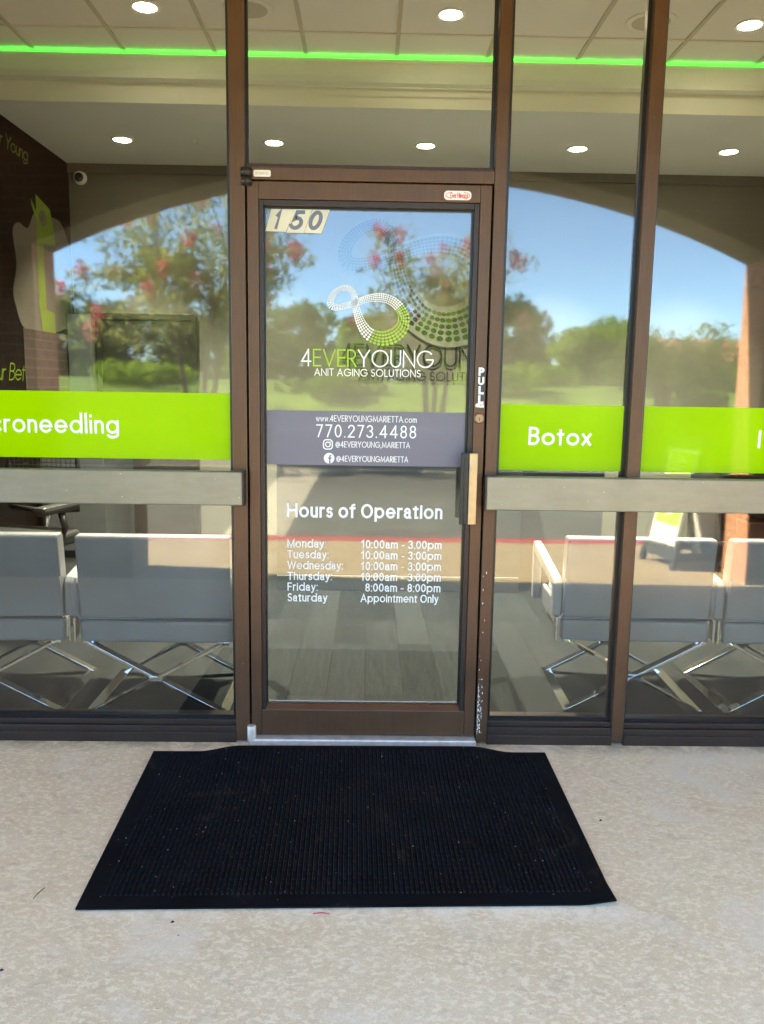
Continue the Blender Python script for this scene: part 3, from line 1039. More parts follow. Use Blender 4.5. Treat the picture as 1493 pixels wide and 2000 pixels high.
def dots(put, s, rows_n, is_green, mbs, step=1.0):
    """Rows of dots along the loop; s scales crop units to metres; put takes (u, v) relative to the crossing."""
    P = cr_path(40)
    n = len(P)
    acc, i = 0, 0
    cols = []
    nxt = 0
    for i in range(n):
        a, b = P[i], P[(i + 1) % n]
        if acc >= nxt:
            d = (b[0] - a[0], b[1] - a[1])
            L = math.hypot(*d) or 1
            cols.append((a, (-d[1] / L, d[0] / L), (d[0] / L, d[1] / L)))
            nxt = acc + a[2] / rows_n * 1.06 * step
        acc += math.hypot(b[0] - a[0], b[1] - a[1])
    for a, nrm, tan in cols:
        for r in range(rows_n):
            o = (r - (rows_n - 1) / 2) / rows_n * a[2]
            k = 1.0 + .28 * (r / (rows_n - 1) - .5) * (-1 if a[3] < 12.2 else 1)
            rad = a[2] / rows_n * .45 * k
            x, y = a[0] + nrm[0] * o, a[1] + nrm[1] * o
            u, v = (x - 635) * s, -(y - 672) * s
            mb = mbs[1] if is_green(a[3]) else mbs[0]
            m_ = 8
            mb.add([put(u + (tan[0] * math.cos(q) * rad * 1.12 + nrm[0] * math.sin(q) * rad * .86) * s,
                        v - (tan[1] * math.cos(q) * rad * 1.12 + nrm[1] * math.sin(q) * rad * .86) * s, 0)
                    for q in [2 * PI * kk_ / m_ for kk_ in range(m_)]], [tuple(range(m_))])


S1 = .314 / 478
u_c, v_c = -.157 + 158 * S1, 1.5563 + 232 * S1
wm, gm_ = MB(), MB()
dots(lambda u, v, d: (u_c + u, DY, v_c + v), S1, 5, lambda q: 4.1 < q < 8.7, (wm, gm_))
lg = wm.build('loop_logo', WHITE_V, dr)
gm_.build('green_dots', LIME_V, lg)
t1, t2 = MB(), MB()
text(t1, '4EVERYOUNG', -.256, .245, 1.473, .0655, front(DY), w=.085, track=.10, only=lambda i: not 1 <= i <= 4)
text(t2, '4EVERYOUNG', -.256, .245, 1.473, .0655, front(DY), w=.085, track=.10, only=lambda i: 1 <= i <= 4)
text(t1, 'ANIT AGING SOLUTIONS', -.206, .197, 1.438, .0285, front(DY), w=.11, track=.14)
t1 = t1.build('name_lettering', WHITE_V, dr)
t2.build('green_lettering', LIME_V, t1)

# ------------------------------------------------------------------ door mat
random.seed(3)
mt = thing('door_mat', 'black ribbed rubber door mat lying on the concrete before the door', 'door mat', (0, 0, 0))
MX0, MX1, MY0, MY1 = -.790, .708, -1.094, -.122


def mat_z(x, y):
    f = max(0, min(1, (y + .42) / .30))
    f = f * f * (3 - 2 * f)
    e = max(0, min(1, (.60 - abs(x + .02)) / .16))
    e = e * e * (3 - 2 * e)
    c = 0
    if x > .62 and y < -1.0:
        c = .012 * (x - .62) / .088 * (-1.0 - y) / .094
    return GZ + .004 + .024 * f * e + c


def warp(x, y):
    """the mat lies slightly askew with soft edges"""
    u, v_ = (x - MX0) / (MX1 - MX0), (y - MY0) / (MY1 - MY0)
    x2 = x + (.018 * (1 - v_)) * (1 - u) - .022 * (1 - u) * v_
    y2 = y - .020 * (1 - u) * .8 + .018 * u * (1 - v_)
    return x2, y2


nxm, nym = 60, 40
b = MB()
vs = []
for j in range(nym + 1):
    for i in range(nxm + 1):
        x, y = MX0 + (MX1 - MX0) * i / nxm, MY0 + (MY1 - MY0) * j / nym
        x2, y2 = warp(x, y)
        vs.append((x2, y2, mat_z(x, y)))
fs = [(j * (nxm + 1) + i, j * (nxm + 1) + i + 1, (j + 1) * (nxm + 1) + i + 1, (j + 1) * (nxm + 1) + i) for j in range(nym) for i in range(nxm)]
b.add(vs, fs)
base = b.build('rubber_sheet', MATR, mt)
so_ = base.modifiers.new('thickness', 'SOLIDIFY')
so_.thickness = .005
so_.offset = 1
ribs = MB()
bx0, bx1, by0, by1 = MX0 + .055, MX1 - .055, MY0 + .055, MY1 - .035
pit_, ln = .0148, .046
ncol = int((bx1 - bx0) / pit_)
for c in range(ncol):
    x = bx0 + (c + .5) * (bx1 - bx0) / ncol
    y = by0 - (ln / 2 if c % 2 else 0)
    while y < by1:
        y0, y1 = max(y, by0), min(y + ln - .0045, by1)
        if y1 - y0 > .008:
            hw = .0042
            q = []
            for (dx_, yy, dz) in ((-hw, y0, .0045), (hw, y0, .0045), (hw, y1, .0045), (-hw, y1, .0045), (-hw * .62, y0 + .002, .0092), (hw * .62, y0 + .002, .0092), (hw * .62, y1 - .002, .0092), (-hw * .62, y1 - .002, .0092)):
                x2, y2 = warp(x + dx_, yy)
                q.append((x2, y2, mat_z(x, yy) + dz))
            ribs.add(q, [(4, 5, 6, 7), (0, 1, 5, 4), (1, 2, 6, 5), (2, 3, 7, 6), (3, 0, 4, 7)])
        y += ln
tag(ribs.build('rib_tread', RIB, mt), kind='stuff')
sp = MB()
for i in range(150):
    x, y = random.uniform(MX0 + .02, MX1 - .02), random.uniform(MY0 + .02, MY1 - .02)
    r = random.choice((.0008, .001, .0012, .0018))
    x2, y2 = warp(x, y)
    z = mat_z(x, y) + .0098
    a0 = random.uniform(0, 6)
    sp.add([(x2 + r * math.cos(a0 + k * 1.6) * random.uniform(.6, 1.6), y2 + r * math.sin(a0 + k * 1.6) * random.uniform(.6, 1.6), z) for k in range(4)], [(0, 1, 2, 3)])
tag(sp.build('white_specks', WHITE_T, mt), kind='stuff')

# small litter on the concrete
tw = MB().tube([(-.905, -1.06, GZ + .003), (-.900, -1.035, GZ + .005), (-.893, -1.01, GZ + .004)], [.0012, .0016, .001], 6)
tag(tw.build('twig', BARK), 'thin dark twig on concrete left of the door mat', 'twig')
tw = MB().tube([(-.13, -1.118, GZ + .003), (-.105, -1.115, GZ + .004), (-.085, -1.118, GZ + .003)], [.0012, .0018, .001], 6)
tag(tw.build('twig', RED_V), 'thin red twig lying just in front of the door mat', 'twig')
for i, (x, y, s_) in enumerate(((-.50, -1.155, .006), (-.87, -1.34, .006), (.79, -.62, .006))):
    lf = MB()
    lf.add([(x - s_, y, GZ + .001), (x, y - s_ * .5, GZ + .003), (x + s_, y + s_ * .3, GZ + .0015), (x, y + s_ * .6, GZ + .005)], [(0, 1, 2, 3)])
    lf.add([(x - s_, y, GZ + .0005), (x, y - s_ * .5, GZ + .0008), (x + s_, y + s_ * .3, GZ + .0006), (x, y + s_ * .6, GZ + .0012)], [(3, 2, 1, 0)])
    tag(lf.build('dry_leaf', DARK_D), ('curled dark leaf fragment in front of the mat\'s left half', 'dark leaf fragment near the bottom left corner of the photo', 'tiny dark leaf fragment on concrete right of the mat')[i], 'leaf', 'leaf fragments on the concrete')

# ------------------------------------------------------------------ interior shell
IX0, IX1, IY1 = -2.67, 4.2, 4.50
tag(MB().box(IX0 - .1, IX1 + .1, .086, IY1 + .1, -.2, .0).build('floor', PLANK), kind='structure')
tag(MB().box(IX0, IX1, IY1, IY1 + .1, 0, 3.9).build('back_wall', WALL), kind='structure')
tag(MB().box(IX0 - .1, IX0, .2, IY1 + .1, 0, 3.9).build('left_wall', MURAL), kind='structure')
tag(MB().box(IX1, IX1 + .1, .2, IY1 + .1, 0, 3.9).build('right_wall', WHITE_T), kind='structure')
CZ = 3.585
tag(MB().box(IX0, IX1, .2, 3.2, CZ, CZ + .05).build('ceiling', TILE), kind='structure')
gr = MB()
gc = MB()
TBAR_D = plain('grey_grid', (.40, .385, .31), .5, 0, .03)
for k in range(-5, 8):
    x = .155 + .605 * k
    if IX0 < x < IX1:
        gr.box(x - .013, x + .013, .2, 2.754, CZ - .010, CZ - .001)
for k in range(4):
    y = 2.40 - .605 * k
    gc.box(IX0, IX1, y - .010, y + .010, CZ - .009, CZ - .0015)
tag(gr.build('ceiling_grid', TBAR_D), kind='structure')
tag(gc.build('ceiling_grid_cross', TBAR), kind='structure')
SZ = 3.285
tag(MB().box(IX0, IX1, 2.86, IY1, SZ, SZ + .06).build('soffit', SOFFIT), kind='structure')
f = MB().box(IX0, IX1, 2.845, 2.859, SZ - .004, 3.412)
f.box(IX0, IX1, 2.755, 2.859, 3.4125, 3.562)
f.box(IX0, IX1, 2.8595, 2.90, SZ + .061, CZ)
tag(f.build('soffit_fascia', FASCIA), kind='structure')
tag(MB().box(IX0, IX1, IY1 - .03, IY1 - .001, SZ - .075, SZ - .001).build('wall_top_strip', WALL), kind='structure')  # strip added for the dark band along the wall's top
led = MB().box(IX0, IX1, 2.766, 2.778, 3.5625, 3.5665)
tag(led.build('led_strip', LED), 'glowing green light strip along the ceiling cove', 'light strip')
tag(MB().box(IX0 - .1, IX1 + .1, IY1 + .1, IY1 + .2, -.2, 4.0).build('rear_wall', WALL), kind='structure')
tag(MB().box(IX0 - .2, IX1 + .2, .2, IY1 + .2, 3.95, 4.05).build('roof', SOFFIT), kind='structure')


def downlight(name_i, x, y, z, label, grp):
    t_ = thing('downlight', label, 'ceiling light', (x, y, z), 0, grp)
    MB().lathe([(.088, -.001), (.088, -.006), (.078, -.010), (.066, -.008), (.066, -.003)], 32).build('trim_ring', WHITE_T, t_)
    MB().lathe([(.0655, -.0035), (.0655, -.0075)], 32).build('lens', LAMP, t_)
    ld = bpy.data.lights.new('lamp', 'AREA')
    ld.shape = 'DISK'
    ld.size = .12
    ld.spread = R(100) if z > 3.4 else R(75)
    ld.energy = DOWNLIGHT_W * (1.5 if z > 3.4 else .30)
    ld.color = (.97, .98, .95)
    lo = bpy.data.objects.new('lamp', ld)
    lo.location = (0, 0, -.012)
    link(lo, t_)


for i, (x, y) in enumerate(((-1.345, 2.10), (.455, 2.11), (2.262, 2.16))):
    downlight(i, x, y, CZ, ('round light in the tiled ceiling over the left window', 'round light in the tiled ceiling over the entrance door', 'round light in the tiled ceiling at far right')[i], 'lights in the tiled ceiling')
nm = ('leftmost, above the security camera', 'second from left, above the door\'s hinge side', 'middle one, above the door\'s lock side', 'second from right, above the Botox pane', 'rightmost, beyond the last mullion')
for i, x in enumerate((-1.965, -.775, .42, 1.625, 2.83)):
    downlight(i, x, 3.72, SZ, 'round soffit light, ' + nm[i], 'lights in the lowered soffit')
for i, (x, y) in enumerate(((-.74, 2.10), (1.66, 2.15))):
    t_ = thing('ceiling_speaker', ('round ceiling speaker half hidden by the left door mullion', 'round ceiling speaker half hidden by the right window mullion')[i], 'speaker', (x, y, CZ), 0, 'round speakers in the tiled ceiling')
    MB().lathe([(.150, -.001), (.150, -.007), (.140, -.010), (.132, -.009)], 40).build('bezel', TILE, t_)
    MB().lathe([(.1315, -.007), (.1315, -.0085), (.06, -.0105)], 40).build('grille', SPEAKER, t_)

t_ = thing('access_panel', 'pale rectangular hatch frame let into the soffit fascia above the door', 'hatch', (.25, 2.752, 3.44))
fr = MB().box(-.71, .71, -.004, .008, .095, .101).box(-.71, -.704, -.004, .008, -.055, .095).box(.704, .71, -.004, .008, -.055, .095).box(-.71, .71, -.004, .008, -.061, -.055)
fr.build('frame', FASCIA, t_)

t_ = thing('security_camera', 'round white dome camera with black eye high on back wall', 'security camera', (-2.565, IY1, 3.165))
MB().lathe([(.058, -.001), (.058, -.022), (.050, -.036), (.040, -.040)], 28, axis='y').build('housing', WHITE_T, t_)
MB().lathe([(.0395, -.038), (.038, -.048), (.026, -.060), (.008, -.064)], 24, axis='y').build('eye', plain('camera_dome', (.01, .01, .012), .08), t_)
t_ = thing('smoke_detector', 'tiny white sprinkler cover in the soffit near the door', 'sprinkler', (-1.40, 3.72, SZ))
MB().lathe([(.022, 0), (.022, -.01), (.012, -.022)], 18).build('housing', WHITE_T, t_)
CREAM = plain('cream_plastic', (.12, .11, .085), .5)
t_ = thing('thermostat', 'small cream thermostat box on back wall at far right', 'thermostat', (3.49, IY1, 2.41))
MB().box(-.035, .035, -.03, -.001, -.075, .075).build('housing', CREAM, t_, .006)

# mural painted on the left wall
WX = IX0 + .004
side = lambda u, v, d: (WX + d, u, v)
mu = thing('wall_mural', 'painted mural of a green long-necked bird on dark left wall', 'mural', (0, 0, 0))


def blob(pts, n=8):
    out = []
    m_ = len(pts)
    for i in range(m_):
        p0, p1, p2, p3 = (pts[(i + k) % m_] for k in (-1, 0, 1, 2))
        for j in range(n):
            t = j / n
            f = lambda a, b, c, d: .5 * (2 * b + (c - a) * t + (2 * a - 5 * b + 4 * c - d) * t * t + (3 * b - a - 3 * c + d) * t ** 3)
            out.append((f(p0[0], p1[0], p2[0], p3[0]), f(p0[1], p1[1], p2[1], p3[1])))
    return out


cl = MB().add([side(a, b, 0) for a, b in blob([(3.26, 2.50), (3.37, 2.58), (3.54, 2.57), (3.67, 2.70), (3.80, 2.72), (4.19, 2.75), (4.36, 2.66), (4.44, 2.5), (4.44, 1.97), (4.2, 1.84), (3.9, 1.80), (3.40, 1.80), (3.25, 1.96), (3.22, 2.07), (3.30, 2.27)])], [tuple(range(15 * 8))])
c_ = cl.build('cream_cloud', MURAL_W, mu)
bd = MB().add([side(a, b, .003) for a, b in ((3.72, 2.86), (4.01, 2.80), (4.09, 2.60), (4.10, 2.52), (3.84, 2.50), (3.84, 1.98), (4.02, 1.96), (4.02, 1.80), (3.74, 1.80), (3.70, 2.0), (3.70, 2.5), (3.72, 2.66), (3.63, 2.76), (3.62, 2.81), (3.72, 2.73))], [tuple(range(15))])
g_ = bd.build('green_bird', MURAL_G, mu)
MB().add([side(a, b, .005) for a, b in ((3.72, 2.53), (4.08, 2.60), (4.10, 2.52), (3.84, 2.50), (3.72, 2.50))], [(0, 1, 2, 3, 4)]).build('neck_shade', MURAL_GD, g_)
ey = MB()
disc(ey, 3.845, 2.70, .075, side, 20, .0055, .062)
ey.build('eye_ring', MURAL_K, g_)
ey = MB()
disc(ey, 3.845, 2.70, .060, side, 20, .007, .052)
ey.build('eye_white', MURAL_W, g_)
ey = MB()
disc(ey, 3.83, 2.70, .032, side, 16, .0085, .026)
ey.build('pupil', MURAL_K, g_)
bk = MB()  # brickwork painted on the wall as a pier's reflection in the glass
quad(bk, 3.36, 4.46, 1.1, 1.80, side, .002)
bk.build('brick_reflection', brick_mat('reflection_brick', (.020, .0085, .006), (.030, .013, .009), (.045, .034, .027)), mu, uv=True)
tx = MB()
text(tx, 'er Young', 3.02, 3.60, 3.07, .105, side, w=.09, slant=.3, track=.02)
tx.build('script_lettering', MURAL_G, mu)
tx = MB()
text(tx, 'ur Bet', 2.86, 3.34, 1.40, .13, side, w=.08, slant=.3, track=.02)
tx.build('script_lettering', MURAL_G, mu)

# reception sign on the back wall
ws = thing('wall_sign', 'large grey and green loop sign on back wall behind the door', 'wall sign', (0, IY1, 0))
SB = 1.97 * S1 * 7.665 / 3.165
uc, vc = .209, 2.548
wy = -.010
P = cr_path(10)
ac = MB()
ring = [((a[0] - 635) * SB + uc, -(a[1] - 672) * SB + vc, a[2] * 1.30 * SB) for a in P if a[3] < 12.6]
nP = len(ring)
vs = []
for i in range(nP):
    a, b = ring[max(i - 1, 0)], ring[min(i + 1, nP - 1)]
    d = (b[0] - a[0], b[1] - a[1])
    L = math.hypot(*d) or 1
    n_ = (-d[1] / L, d[0] / L)
    for sgn in (-1, 1):
        vs.append((ring[i][0] + sgn * n_[0] * ring[i][2] / 2, wy - .0006 * (i / nP), ring[i][1] + sgn * n_[1] * ring[i][2] / 2))
ac.add(vs, [(2 * i, 2 * i + 2, 2 * i + 3, 2 * i + 1) for i in range(nP - 1)])
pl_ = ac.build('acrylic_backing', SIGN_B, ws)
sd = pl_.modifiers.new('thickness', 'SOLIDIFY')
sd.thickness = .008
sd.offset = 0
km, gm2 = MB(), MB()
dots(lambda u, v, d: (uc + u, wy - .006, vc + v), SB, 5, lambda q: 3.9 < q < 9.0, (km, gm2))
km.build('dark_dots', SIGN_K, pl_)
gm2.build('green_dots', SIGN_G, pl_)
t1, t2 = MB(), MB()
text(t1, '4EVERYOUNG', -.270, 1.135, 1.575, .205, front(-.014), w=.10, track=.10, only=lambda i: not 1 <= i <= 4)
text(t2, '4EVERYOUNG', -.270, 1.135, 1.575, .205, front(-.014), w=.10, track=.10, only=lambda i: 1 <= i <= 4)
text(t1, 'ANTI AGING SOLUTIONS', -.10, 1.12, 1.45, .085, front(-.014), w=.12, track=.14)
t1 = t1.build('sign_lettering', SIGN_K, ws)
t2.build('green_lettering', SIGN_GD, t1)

# dark slab in place of the open, unlit inner doorway
idr = thing('inner_doorway', 'dark slab standing for the unlit inner doorway left on back wall', 'door', (-2.02, IY1, 0))
MB().box(-.40, .40, -.025, -.003, .005, 1.955).build('doorway_slab', DARK_D, idr, .003)
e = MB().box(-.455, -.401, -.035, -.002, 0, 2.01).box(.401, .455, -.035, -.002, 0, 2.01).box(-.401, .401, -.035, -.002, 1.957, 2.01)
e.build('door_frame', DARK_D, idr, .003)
MB().tube([(.33, -.026, .98), (.33, -.07, .98), (.24, -.07, .98)], .009, 10).build('handle', CHROME, idr)

# white cabinet by the mural
cb_ = thing('white_cabinet', 'white storage cabinet with black top beside the dark inner doorway', 'cabinet', (-2.28, 3.75, 0))
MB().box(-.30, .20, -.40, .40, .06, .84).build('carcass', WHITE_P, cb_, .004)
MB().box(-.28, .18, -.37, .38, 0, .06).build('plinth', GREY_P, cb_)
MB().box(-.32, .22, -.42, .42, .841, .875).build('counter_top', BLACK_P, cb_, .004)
MB().box(-.051, -.048, -.4025, -.40, .08, .82).build('door_gap', GREY_P, cb_)
pn = thing('wall_panel', 'tall pale divider panel standing between the mural and inner doorway', 'panel', (-2.55, 4.28, 0))
MB().box(-.10, .10, -.02, .02, 0, 1.98).build('panel_board', GREY_P, pn, .003)

# reception desk
dk = thing('reception_desk', 'pale grey reception desk standing across the room behind the entrance', 'desk', (.2, 2.41, 0))
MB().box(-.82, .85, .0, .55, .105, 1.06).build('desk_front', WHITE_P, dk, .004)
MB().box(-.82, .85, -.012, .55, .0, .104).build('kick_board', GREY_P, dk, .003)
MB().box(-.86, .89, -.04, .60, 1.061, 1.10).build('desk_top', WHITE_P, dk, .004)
MB().box(.851, 1.49, .28, .75, .03, .82).build('side_unit', WHITE_P, dk, .004)
MB().box(.851, 1.53, .25, .78, .821, .85).build('side_top', GREY_P, dk, .004)
MB().box(.853, 1.48, .29, .74, .0, .03).build('side_plinth', GREY_P, dk)

# right-hand corner: dark cabinet and boxes
ck = thing('black_cabinet', 'black low cabinet with open shelves at the far right inside', 'cabinet', (2.95, 2.75, 0))
MB().box(-.52, -.48, -.25, .25, 0, .90).build('side_panel', BLACK_P, ck, .002)
MB().box(.48, .52, -.25, .25, 0, .90).build('side_panel', BLACK_P, ck, .002)
MB().box(-.479, .479, .22, .25, .05, .90).build('back_panel', BLACK_P, ck)
for z in (.05, .33, .61, .88):
    MB().box(-.479, .479, -.24, .219, z, z + .025).build('shelf', BLACK_P, ck, .002)
bxm = thing('brown_box', 'small red brown box on a shelf of the black cabinet', 'box', (2.78, 2.63, .356))
MB().box(-.10, .10, -.09, .09, 0, .12).build('box_body', plain('maroon_card', (.10, .035, .03), .6), bxm, .004)
MB().box(-.104, .104, -.094, .094, .1205, .14).build('box_lid', plain('maroon_lid', (.13, .05, .045), .5), bxm, .004)

# mesh office chair
oc = thing('office_chair', 'black mesh backed office chair behind the grey armchairs at left', 'office chair', (-2.02, 1.55, 0), R(-14))
sm = MB()
sm.prism(rounded(-.27, .27, -.26, .27, .08), 'z', .455, .53)
sm.build('seat', BLACK_P, oc, .02)
mb_ = MB()
for i in range(15):
    x = -.225 + .45 * i / 14
    mb_.box(x - .002, x + .002, .262, .266, .66, 1.08)
for i in range(17):
    z = .665 + .41 * i / 16
    mb_.box(-.225, .225, .258, .262, z - .002, z + .002)
mb_.build('mesh_back', BLACK_P, oc)
fr = MB().tube([(-.23, .26, .64), (-.24, .27, .88), (-.23, .26, 1.09), (0, .28, 1.11), (.23, .26, 1.09), (.24, .27, .88), (.23, .26, .64), (0, .28, .62), (-.23, .26, .64)], .016, 8)
fr.tube([(0, .29, .63), (0, .27, .48), (0, .1, .44)], .025, 8)
fr.build('back_frame', BLACK_P, oc)
for sx in (-1, 1):
    ar = MB().bar((sx * .31, -.22, .70), (sx * .31, .12, .70), .085, .05)
    arm_ = ar.build('armrest', BLACK_P, oc, .02)
    MB().tube([(sx * .31, -.02, .675), (sx * .32, .0, .58), (sx * .26, .02, .45)], .02, 8).build('arm_post', BLACK_P, arm_)
MB().tube([(0, 0, .10), (0, 0, .46)], .028, 12).build('gas_column', BLACK_P, oc)
bs = MB()
for k in range(5):
    a = 2 * PI * k / 5 + .3
    bs.tube([(0, 0, .11), (.30 * math.cos(a), .30 * math.sin(a), .075)], [.03, .018], 8)
bs.build('star_base', BLACK_P, oc)
for k in range(5):
    a = 2 * PI * k / 5 + .3
    MB().lathe([(.005, -.02), (.028, -.018), (.03, 0), (.028, .018), (.005, .02)], 14, (.31 * math.cos(a), .31 * math.sin(a), .031), 'y').build('caster', BLACK_P, oc)


# ------------------------------------------------------------------ grey lounge armchairs with chrome X legs
def make_chair(label):
    t_ = thing('armchair', label, 'armchair', (0, 0, 0), 0, 'grey armchairs with backs to the window')
    bk_ = MB()
    bk_.prism([(.045, .415), (.125, .415), (.085, .765), (.070, .778), (.015, .778), (.002, .765)], 'x', -.318, .318)
    b = bk_.build('backrest', LEATHER, t_, .016, seg=3)
    pp = MB().tube([(-.322, .030, .44), (-.322, .040, .418), (.322, .040, .418), (.322, .030, .44)], .0045, 6)
    pp.tube([(-.322, .030, .44), (-.3215, .006, .60)], .003, 6)
    pp.tube([(.322, .030, .44), (.3215, .006, .60)], .003, 6)
    pp.build('piping', PIPING, b)
    MB().box(-.320, .320, .038, .13, .312, .408).build('back_skirt', LEATHER, t_, .014, seg=3)
    s_ = MB().prism(rounded(-.285, .285, .135, .60, .04), 'z', .325, .455)
    s_.build('seat', LEATHER, t_, .02, seg=3)
    for sx in (-1, 1):
        a_ = MB()
        o = [(.055, .40), (.055, .565), (.075, .585), (.56, .655), (.585, .645), (.60, .62), (.60, .37), (.58, .345), (.12, .330)]
        i_ = [(.115, .40), (.115, .535), (.54, .595), (.545, .40)]
        x0, x1 = (.322, .362) if sx > 0 else (-.362, -.322)
        a_.prism([(.05, .42), (.10, .42), (.10, .54), (.55, .60), (.56, .64), (.55, .652), (.075, .588), (.05, .565)], 'x', x0, x1)
        a_.prism([(.552, .37), (.60, .37), (.605, .63), (.59, .655), (.561, .655)], 'x', x0, x1)
        a_.build('arm', LEATHER, t_, .008)
        pnl = MB().prism([(.135, .33), (.58, .345), (.58, .44), (.135, .44)], 'x', .289 * sx if sx > 0 else -.318, .318 if sx > 0 else -.289)
        pnl.build('side_panel', LEATHER, t_, .01)
        MB().box(sx * .342 - .006, sx * .342 + .006, .04, .085, .312, .419).build('chrome_bracket', CHROME, t_, .002)
    for sx in (-1, 1):
        yb = 0.0
        L = MB()
        off = .0 if sx < 0 else .004
        za, zb_ = .318, .008
        yn, yf = .03, .53
        L.bar((-sx * .285, yn + off, za), (sx * .285, yn + off, zb_), .046, .013, (0, 0, 1))
        L.bar((sx * .283, yn - .022 + off, zb_), (sx * .283, yf + .022 + off, zb_), .046, .013, (0, 0, 1))
        L.bar((-sx * .285, yf + off, za), (sx * .285, yf + off, zb_), .046, .013, (0, 0, 1))
        L.bar((-sx * .285, yn + off, za - .004), (-sx * .285, yf + off, za - .004), .046, .013, (0, 0, 1))
        L.build('leg_frame', CHROME, t_, .0015)
    MB().box(-.03, .03, .008, .052, .148, .176).build('leg_joint', CHROME, t_, .003)
    MB().box(-.03, .03, .508, .552, .148, .176).build('leg_joint', CHROME, t_, .003)
    return t_


c0 = make_chair('grey leather armchair cut off by the photo\'s left edge')
chairs = [(-1.595, .19, 1.5, None), (-.885, .185, 0, 'grey leather armchair beside the door\'s hinge side, seen whole'),
          (1.175, .265, -1.5, 'grey leather armchair behind the mullion right of the door'), (1.878, .25, .5, 'grey leather armchair cut off by the photo\'s right edge')]
for x, y, a, lb in chairs:
    c = c0 if lb is None else copy_tree(c0)
    c.location = (x, y, 0)
    c.rotation_euler = (0, 0, R(a))
    if lb:
        c['label'] = lb

# ------------------------------------------------------------------ outdoors, seen mirrored in the glass
af = thing('sandwich_board', 'dark framed folding sandwich board with lime poster beside the brick pier', 'sandwich board', (2.62, -3.46, GZ), R(-13))
for sx in (-1, 1):
    fr = MB()
    hb, ht, zt = .255, .045, 1.02
    xa = lambda z: sx * (hb + (ht - hb) * z / zt)
    for yy in (-.22, .22):
        fr.bar((xa(.0), yy, .0), (xa(zt), yy, zt), .045, .045, (0, 1, 0))
    for z in (.12, 1.0):
        fr.bar((xa(z), -.22, z), (xa(z), .22, z), .04, .10, (0, 0, 1))
    f_ = fr.build('panel_frame', plain('charcoal_plastic', (.045, .047, .05), .5), af, .006)
    ps = MB()
    q = [(xa(z) + sx * .004, y, z) for z, y in ((.18, -.195), (.18, .195), (.94, .195), (.94, -.195))]
    ps.add(q, [(0, 1, 2, 3)])
    p_ = ps.build('poster', WHITE_V, f_)
    gp = MB()
    q = [(xa(z) + sx * .008, y, z) for z, y in ((.34, -.16), (.34, .16), (.92, .16), (.92, -.16))]
    gp.add(q, [(0, 1, 2, 3)])
    gp.build('lime_print', LIME_V, f_)
    ln_ = MB()
    for k in range(7):
        z = .42 + k * .07
        w_ = random.uniform(.08, .15)
        q = [(xa(zz) + sx * .012, y, zz) for zz, y in ((z, -w_), (z, w_ * .6), (z + .018, w_ * .6), (z + .018, -w_))]
        ln_.add(q, [(0, 1, 2, 3)])
    ln_.build('poster_lines', WHITE_V, f_)
for yy in (-.22, .22):
    MB().bar((-.2, yy, .10), (.2, yy, .10), .03, .07, (0, 0, 1)).build('spreader_bar', MATS['charcoal_plastic'], af)


def leaves(mb, cx, cy, cz, rx, ry, rz, n, size, rng, shell=.55):
    for _ in range(n):
        while True:
            x, y, z = rng.uniform(-1, 1), rng.uniform(-1, 1), rng.uniform(-1, 1)
            d = x * x + y * y + z * z
            if d <= 1 and (d > shell * shell or rng.random() < .3):
                break
        c = Vector((cx + x * rx, cy + y * ry, cz + z * rz))
        a = Vector((rng.gauss(0, 1), rng.gauss(0, 1), rng.gauss(0, 1) * .7)).normalized()
        b = a.cross(Vector((rng.gauss(0, 1), rng.gauss(0, 1), rng.gauss(0, 1)))).normalized()
        s = size * rng.uniform(.6, 1.35)
        mb.add([c - a * s, c + b * s * .45, c + a * s, c - b * s * .45], [(0, 1, 2, 3)])


def crape_myrtle(x, y, z, hgt, spread, seed, label, fol=LEAF_O, blossoms=True, trunk_h=.32, dens=1.0, name='crape_myrtle', shape=1.0):
    rng = random.Random(seed)
    t_ = thing(name, label, 'tree', (x, y, z))
    tr, cr, bl = MB(), MB(), MB()
    for s in range(5):
        a = 2 * PI * s / 5 + rng.uniform(-.3, .3)
        lean = spread * rng.uniform(.22, .5)
        k1 = (math.cos(a) * .1, math.sin(a) * .1, 0)
        k2 = (math.cos(a) * lean * .35, math.sin(a) * lean * .35, hgt * trunk_h)
        k3 = (math.cos(a) * lean * .8, math.sin(a) * lean * .8, hgt * .62)
        tr.tube([k1, k2, k3], [.065, .05, .03], 7)
        for b in range(9):
            a2 = a + rng.uniform(-1.5, 1.5)
            f0 = rng.uniform(.1, 1)
            st = Vector(k2).lerp(Vector(k3), f0)
            out = spread * rng.uniform(.35, 1.0) * shape
            en = Vector((math.cos(a2) * out, math.sin(a2) * out, hgt * rng.uniform(.42, 1.0) - .35 * max(0, out - spread * .7)))
            mid = st.lerp(en, .5) + Vector((0, 0, .12 * hgt * rng.uniform(.1, .6)))
            tr.tube([st, mid, en], [.022, .014, .006], 5)
            for q in range(5):
                f = .3 + .7 * q / 4
                c = (st.lerp(mid, f * 2) if f < .5 else mid.lerp(en, f * 2 - 1))
                r = .20 + .22 * rng.random()
                leaves(cr, c.x, c.y, c.z, r * 1.3, r * 1.3, r * .8, int(46 * dens), .058, rng, .2)
            if blossoms and rng.random() < .45 + .1 * spread - .1:
                leaves(bl, en.x, en.y, en.z + .08, .13, .13, .19, 64, .045, rng, .1)
    tr.build('trunk', BARK, t_)
    cr.build('crown', fol, t_)
    if blossoms:
        bl.build('blossom', PINK, t_)
    return t_


